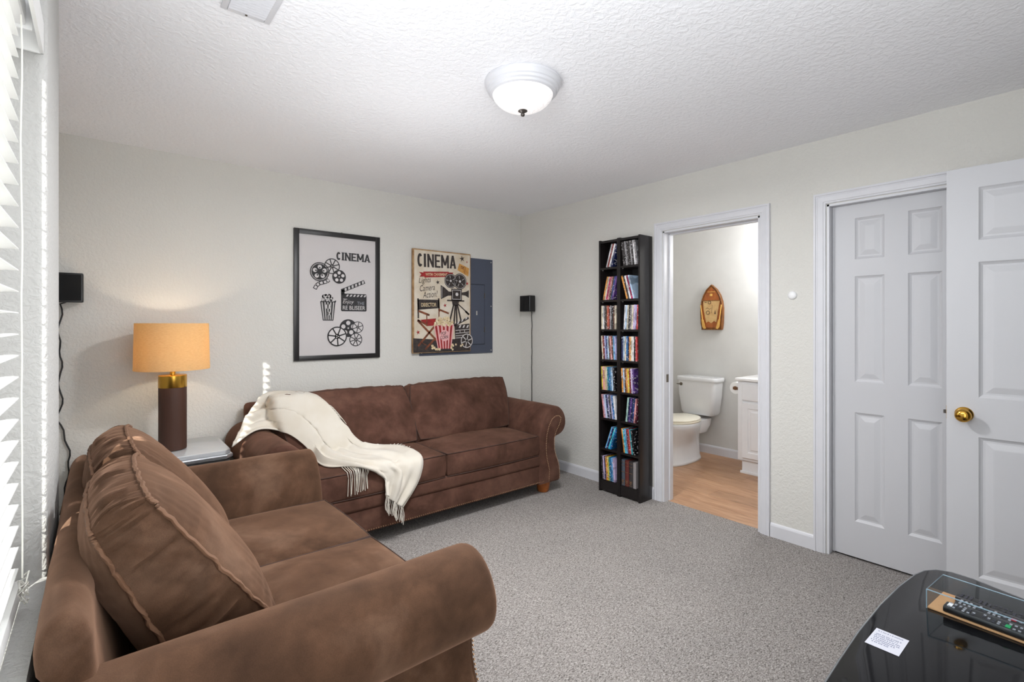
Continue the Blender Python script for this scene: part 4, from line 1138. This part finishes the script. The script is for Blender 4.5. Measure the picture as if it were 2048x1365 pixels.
wd_ = MB().lathe([(.026, 0), (.026, .006), (.022, .012), (.012, .016), (.001, .017)], 28, Matrix.Rotation(R(-90), 4, 'Y')).build('wall_button', 'white_plastic', smooth=50)
wd_.location = (XR, 1.25, 1.526); tag(wd_, 'small round white button on the wall between the two doorways', 'wall button')

# ------------------------------------------------------------------ bathroom
tl = thing('toilet', 'white porcelain toilet with lid down in the bathroom', 'toilet', (4.875, 2.70, 0))
# local: -x towards the room
def loft(secs, n=32):
    b = MB(); vs = []; fs = []
    for (cx, rx, ry, z, ex) in secs:
        for q in range(n):
            a_ = 2*PI*q/n; c_, s_ = math.cos(a_), math.sin(a_)
            vs.append((cx+rx*math.copysign(abs(c_)**ex, c_), ry*math.copysign(abs(s_)**ex, s_), z))
    for i in range(len(secs)-1):
        for q in range(n): fs.append((i*n+q, i*n+(q+1) % n, (i+1)*n+(q+1) % n, (i+1)*n+q))
    fs.append(tuple(range(n-1, -1, -1))); fs.append(tuple((len(secs)-1)*n+q for q in range(n)))
    return b.add(vs, fs)
loft([(-.47, .285, .115, 0, .8), (-.47, .290, .120, .012, .8), (-.47, .285, .115, .022, .8), (-.47, .275, .106, .05, .8), (-.46, .265, .100, .14, .82), (-.465, .262, .108, .22, .85), (-.49, .262, .150, .29, .95), (-.505, .265, .175, .35, 1), (-.51, .268, .182, .385, 1), (-.51, .262, .178, .398, 1)]).build('bowl', 'porcelain', tl, smooth=60)
loft([(-.22, .13, .10, .26, .7), (-.20, .15, .125, .33, .7), (-.19, .15, .13, .395, .7)]).build('tank_shelf', 'porcelain', tl, smooth=50)
loft([(-.50, .245, .178, .399, 1), (-.50, .250, .183, .405, 1), (-.50, .250, .183, .413, 1), (-.50, .243, .177, .417, 1)]).build('seat', 'seat_plastic', tl, smooth=50)
loft([(-.50, .243, .177, .420, 1), (-.50, .247, .181, .426, 1), (-.50, .245, .178, .434, 1), (-.50, .22, .155, .440, 1)]).build('lid', 'seat_plastic', tl, smooth=50)
loft([(-.105, .085, .165, .425, .35), (-.108, .095, .180, .45, .35), (-.110, .100, .200, .62, .3), (-.110, .102, .210, .765, .3)], 40).build('tank', 'porcelain', tl, smooth=50)
loft([(-.110, .110, .219, .765, .3), (-.110, .112, .222, .772, .3), (-.110, .112, .222, .795, .3), (-.110, .106, .216, .806, .3)], 40).build('tank_lid', 'porcelain', tl, smooth=40)
lv = MB(); lv.lathe([(.016, 0), (.016, .006), (.008, .010)], 14, Matrix.Translation((-.212, .155, .725)) @ Matrix.Rotation(R(-90), 4, 'Y'))
lv.tube([(-.222, .155, .725), (-.225, .200, .724)], [.006, .004], 8); lv.build('flush_lever', 'chrome', tl)

vn = thing('vanity_cabinet', 'white bathroom vanity cabinet with pale top right of the toilet', 'cabinet', (4.875, 2.155, 0))
# local: y goes negative (towards the camera's right)
MB().box(-.425, -.80, .125, 0, 0, .835).build('body', 'vanity', vn, bevel=.002)
MB().box(-.395, -.79, 0, 0, -.025, .125).build('toe_kick', 'vanity', vn)
MB().box(-.408, -.795, 0, -.393, -.012, .022).build('base_moulding', 'vanity', vn, bevel=.003)
tp = MB().box(-.455, -.82, .838, 0, .012, .862).build('countertop', 'marble', vn, bevel=.006, seg=3)
def cab_front(y0, y1, z0, z1, nm, raised=True):
    b = MB(); X = -.425
    rings = [(0, 0), (0, -.016), (.003, -.019), (.050, -.019), (.056, -.012), (.070, -.012), (.084, -.018)] if raised else [(0, 0), (0, -.016), (.004, -.019)]
    for k_, (d_, x_) in enumerate(rings):
        b.v += [(X+x_, y0-d_, z0+d_), (X+x_, y1+d_, z0+d_), (X+x_, y1+d_, z1-d_), (X+x_, y0-d_, z1-d_)]
        if k_:
            for q in range(4): b.f.append(((k_-1)*4+q, (k_-1)*4+(q+1) % 4, k_*4+(q+1) % 4, k_*4+q))
    k_ = len(rings)-1; b.f.append((k_*4, k_*4+1, k_*4+2, k_*4+3)); return b.build(nm, 'vanity', vn, smooth=0)
cab_front(-.045, -.375, .665, .815, 'drawer_front', False); cab_front(-.045, -.375, .150, .645, 'cabinet_door')
cab_front(-.395, -.75, .665, .815, 'drawer_front', False); cab_front(-.395, -.75, .150, .645, 'cabinet_door')
tr_ = thing('toilet_paper_roll', 'white toilet paper roll on a brown holder beside the vanity', 'toilet paper', (4.60, 2.226, .752))
b = MB(); n = 28
mm = Matrix.Rotation(R(90), 4, 'Y')
b.lathe([(.020, -.05), (.054, -.05), (.055, -.048), (.055, .048), (.054, .05), (.020, .05)], 32, mm); b.build('roll', 'paper_roll', tr_, smooth=40)
h_ = MB(); h_.lathe([(.001, -.062), (.017, -.06), (.017, .06), (.001, .062)], 18, mm); h_.build('spindle', 'dark_wood', tr_, smooth=40)
h2 = MB(); h2.box(-.070, -.070, -.012, -.056, .015, .012); h2.box(.056, -.070, -.012, .070, .015, .012); h2.build('holder_arm', 'dark_wood', tr_)

bo = thing('boat_plaque', 'carved wooden rowing boat wall plaque with parchment map and two oars', 'wall decoration', (XB, 2.628, 1.29))
# local: y left(+), z up, x negative towards the room
def hull(sc, n=14):
    hw, hh = .1225*sc, .465
    R_ = [(hw*.90, 0), (hw*.97, .06), (hw, .15), (hw, .22), (hw*.93, .29), (hw*.75, .355), (hw*.45, .415), (0, .465)]
    return R_
Rr = hull(1.0); outl = [(-y, z) for y, z in Rr]+[(y, z) for y, z in reversed(Rr[:-1])]
MB().prism(outl, -.030, 0, 'x').build('hull', 'boat_out', bo, bevel=.004)
inn = [(y*.83, .02+z*.91) for y, z in outl]
MB().prism(inn, -.034, -.029, 'x').build('deck', 'boat_deck', bo)
ro = MB(); ro.tube([(-.034, y*.95, z*.985+.003) for y, z in outl], .006, 6, True); ro.build('gunwale', 'boat_out', bo, smooth=60)
MB().prism([(-.092, .30), (.088, .30), (.082, .20), (.055, .07), (.03, .085), (.0, .065), (-.03, .09), (-.055, .075), (-.075, .2)], -.038, -.033, 'x').build('map', 'boat_map', bo)
mp = MB()
for (y, z, r_) in ((.035, .175, .018), (.018, .28, .015)):
    for q in range(20):
        pass
    pts = [(-.0385, y+r_*math.cos(2*PI*q/20), z+r_*math.sin(2*PI*q/20)) for q in range(20)]; mp.tube(pts, .0025, 5, True)
mp.prism([(-.05, .16), (-.035, .16), (-.043, .20)], -.0395, -.038, 'x'); mp.prism([(.07, .285), (.05, .283), (.05, .278), (.07, .28)], -.0395, -.038, 'x')
mp.tube([(-.0385, .06, .215), (-.0385, .04, .225), (-.0385, .02, .21), (-.0385, .0, .222)], .0018, 5); mp.tube([(-.0385, -.005, .17), (-.0385, -.012, .25)], .0012, 5)
mp.build('map_markings', 'brush', bo)
for sg in (-1, 1):
    o_ = MB(); o_.tube([(-.044, sg*.112, .255), (-.046, sg*.092, .10)], .0055, 8)
    o_.prism([(sg*.102, .105), (sg*.082, .105), (sg*.055, .012), (sg*.075, .006), (sg*.092, .03)], -.050, -.043, 'x'); o_.build('oar', 'oar', bo, smooth=40)
st = MB(); st.box(-.040, -.04, .385, -.034, .04, .392); st.box(-.044, -.012, .345, -.036, .012, .37); st.build('bow_fitting', 'oar', bo, bevel=.001)
MB().box(-.042, -.10, .296, -.034, .10, .304).build('thwart', 'boat_out', bo, bevel=.001)

pl = thing('toilet_brush', 'dark handled toilet brush in the corner behind the toilet', 'brush', (4.80, 3.07, 0))
MB().lathe([(.045, 0), (.05, .01), (.045, .10), (.04, .11), (.012, .112)], 20).build('holder', 'brush', pl, smooth=40)
MB().lathe([(.008, .10), (.008, .40), (.014, .42), (.016, .48), (.010, .53), (.001, .535)], 14).build('handle', 'brush', pl, smooth=50)

# ------------------------------------------------------------------ black glass media stand in the bottom right corner
edge = [(0.95, .40), (1.10, .415), (1.320, .431), (1.442, .437), (1.613, .443), (1.812, .443), (1.989, .435), (2.128, .421), (2.185, .407), (2.224, .382), (2.243, .345), (2.238, .290), (2.205, .20), (2.16, .05), (2.13, -.06), (1.07, -.06), (1.0, .10), (.955, .25), (.935, .345)]
ts = thing('media_stand', 'low media stand with curved black glass top in the bottom right corner', 'table', (1.6, .19, 0))
Z = .5
ep_ = [(x-1.6, y-.19) for x, y in edge]
MB().prism(ep_, Z-.010, Z, 'z').build('glass_top', 'black_glass', ts, bevel=.003, seg=2)
MB().prism([(x*.96, y*.92) for x, y in ep_], .24, .25, 'z').build('glass_shelf', 'black_glass', ts, bevel=.002)
MB().prism([(x*.98, y*.96) for x, y in ep_], .02, .05, 'z').build('base_board', 'black', ts, bevel=.004)
ee = MB(); ee.tube([(x*1.001, y*1.002, Z-.004) for x, y in ep_], .0042, 6, True); ee.build('polished_edge', 'glass_edge', ts, smooth=60)
for (x, y) in ((-.45, -.15), (.42, -.15), (-.5, .12), (.45, .1)):
    MB().lathe([(.025, .05), (.025, Z-.010)], 20, Matrix.Translation((x, y, 0))).build('post', 'silver', ts, smooth=40)

oz = thing('acrylic_tray', 'clear acrylic tray with tan base board holding remotes on the black glass', 'tray', (1.962, .185, Z+.0005), R(-5))
hx, hy, hz, t_ = .073, .158, .056, .003
MB().box(-hx, -hy, .0, hx, hy, .004).build('base_board', 'cardboard', oz, bevel=.0008)
for (x0, y0, x1, y1) in ((-hx-t_, -hy-t_, -hx, hy+t_), (hx, -hy-t_, hx+t_, hy+t_), (-hx, -hy-t_, hx, -hy), (-hx, hy, hx, hy+t_)):
    MB().box(x0, y0, 0, x1, y1, hz).build('wall_pane', 'acrylic', oz)
rm = MB(); rm.tube([(-hx-.0015, -hy-.0015, hz), (-hx-.0015, hy+.0015, hz), (hx+.0015, hy+.0015, hz), (hx+.0015, -hy-.0015, hz)], .0017, 5, True)
rm.tube([(-hx-.0015, hy+.0015, 0), (-hx-.0015, hy+.0015, hz)], .0015, 5); rm.build('rim', 'acrylic_edge', oz)
def remote(label, loc, rz, L, Wd, cols, seed):
    r = thing('remote_control', label, 'remote', loc, rz, 'remotes in the acrylic tray')
    MB().prism([(-Wd/2, 0), (Wd/2, 0), (Wd/2+.001, .010), (Wd/2-.003, .017), (-Wd/2+.003, .017), (-Wd/2-.001, .010)], -L/2, L/2, 'y').build('body', 'black', r, bevel=.003)
    random.seed(seed)
    for i in range(int(L/.0105)-1):
        y = L/2-.012-.0105*i
        for q in range(3):
            if random.random() < .25: continue
            m_ = random.choice(cols); x = (q-1)*Wd*.29
            MB().box(x-.0035, y-.0028, .016, x+.0035, y+.0028, .0185).build('button', m_, r)
    return r
r1 = remote('black remote with a green button, closest to the front of the clear tray', (1.918, .225, Z+.006), R(-5), .175, .042, ['button', 'button_dark', 'button'], 2)
MB().box(-.016, -.054, .016, .002, -.043, .0192).build('green_button', 'button_green', r1, bevel=.001)
MB().box(-.012, .070, .016, .012, .080, .0182).build('label_plate', 'white_plastic', r1)
r2 = remote('black remote with a red button lying in the middle of the tray', (1.963, .205, Z+.006), R(-4), .18, .040, ['button', 'button_dark', 'button'], 5)
MB().box(-.006, -.040, .016, .006, -.029, .0192).build('red_button', 'button_red', r2, bevel=.001)
remote('plain black remote with dim keys at the back of the tray', (2.008, .205, Z+.006), R(-6), .19, .036, ['button_dark'], 9)

cd = thing('note_card', 'small white printed card lying on the black glass', 'card', (1.618, .380, Z+.0006), 0)
cpts = [(-.049, .038), (.050, .036), (.049, -.037), (-.050, -.036)]
MB().prism(cpts, 0, .0005, 'z').build('paper', 'card', cd, smooth=0)
ci = MB(); random.seed(2)
for li, (xx, y0, y1) in enumerate(((-.027, -.008, .028), (-.018, -.020, .030), (-.009, -.028, .030), (.001, -.027, .030), (.011, -.020, .029), (.020, -.026, .030), (.038, -.026, .028))):
    y = y0
    while y < y1:
        L = random.uniform(.0016, .0030); ci.box(xx-.0022, y, .0005, xx+.0022, y+L, .0007); y += L+random.choice((.0010, .0010, .0028))
ci.build('printed_lines', 'card_ink', cd, smooth=0)
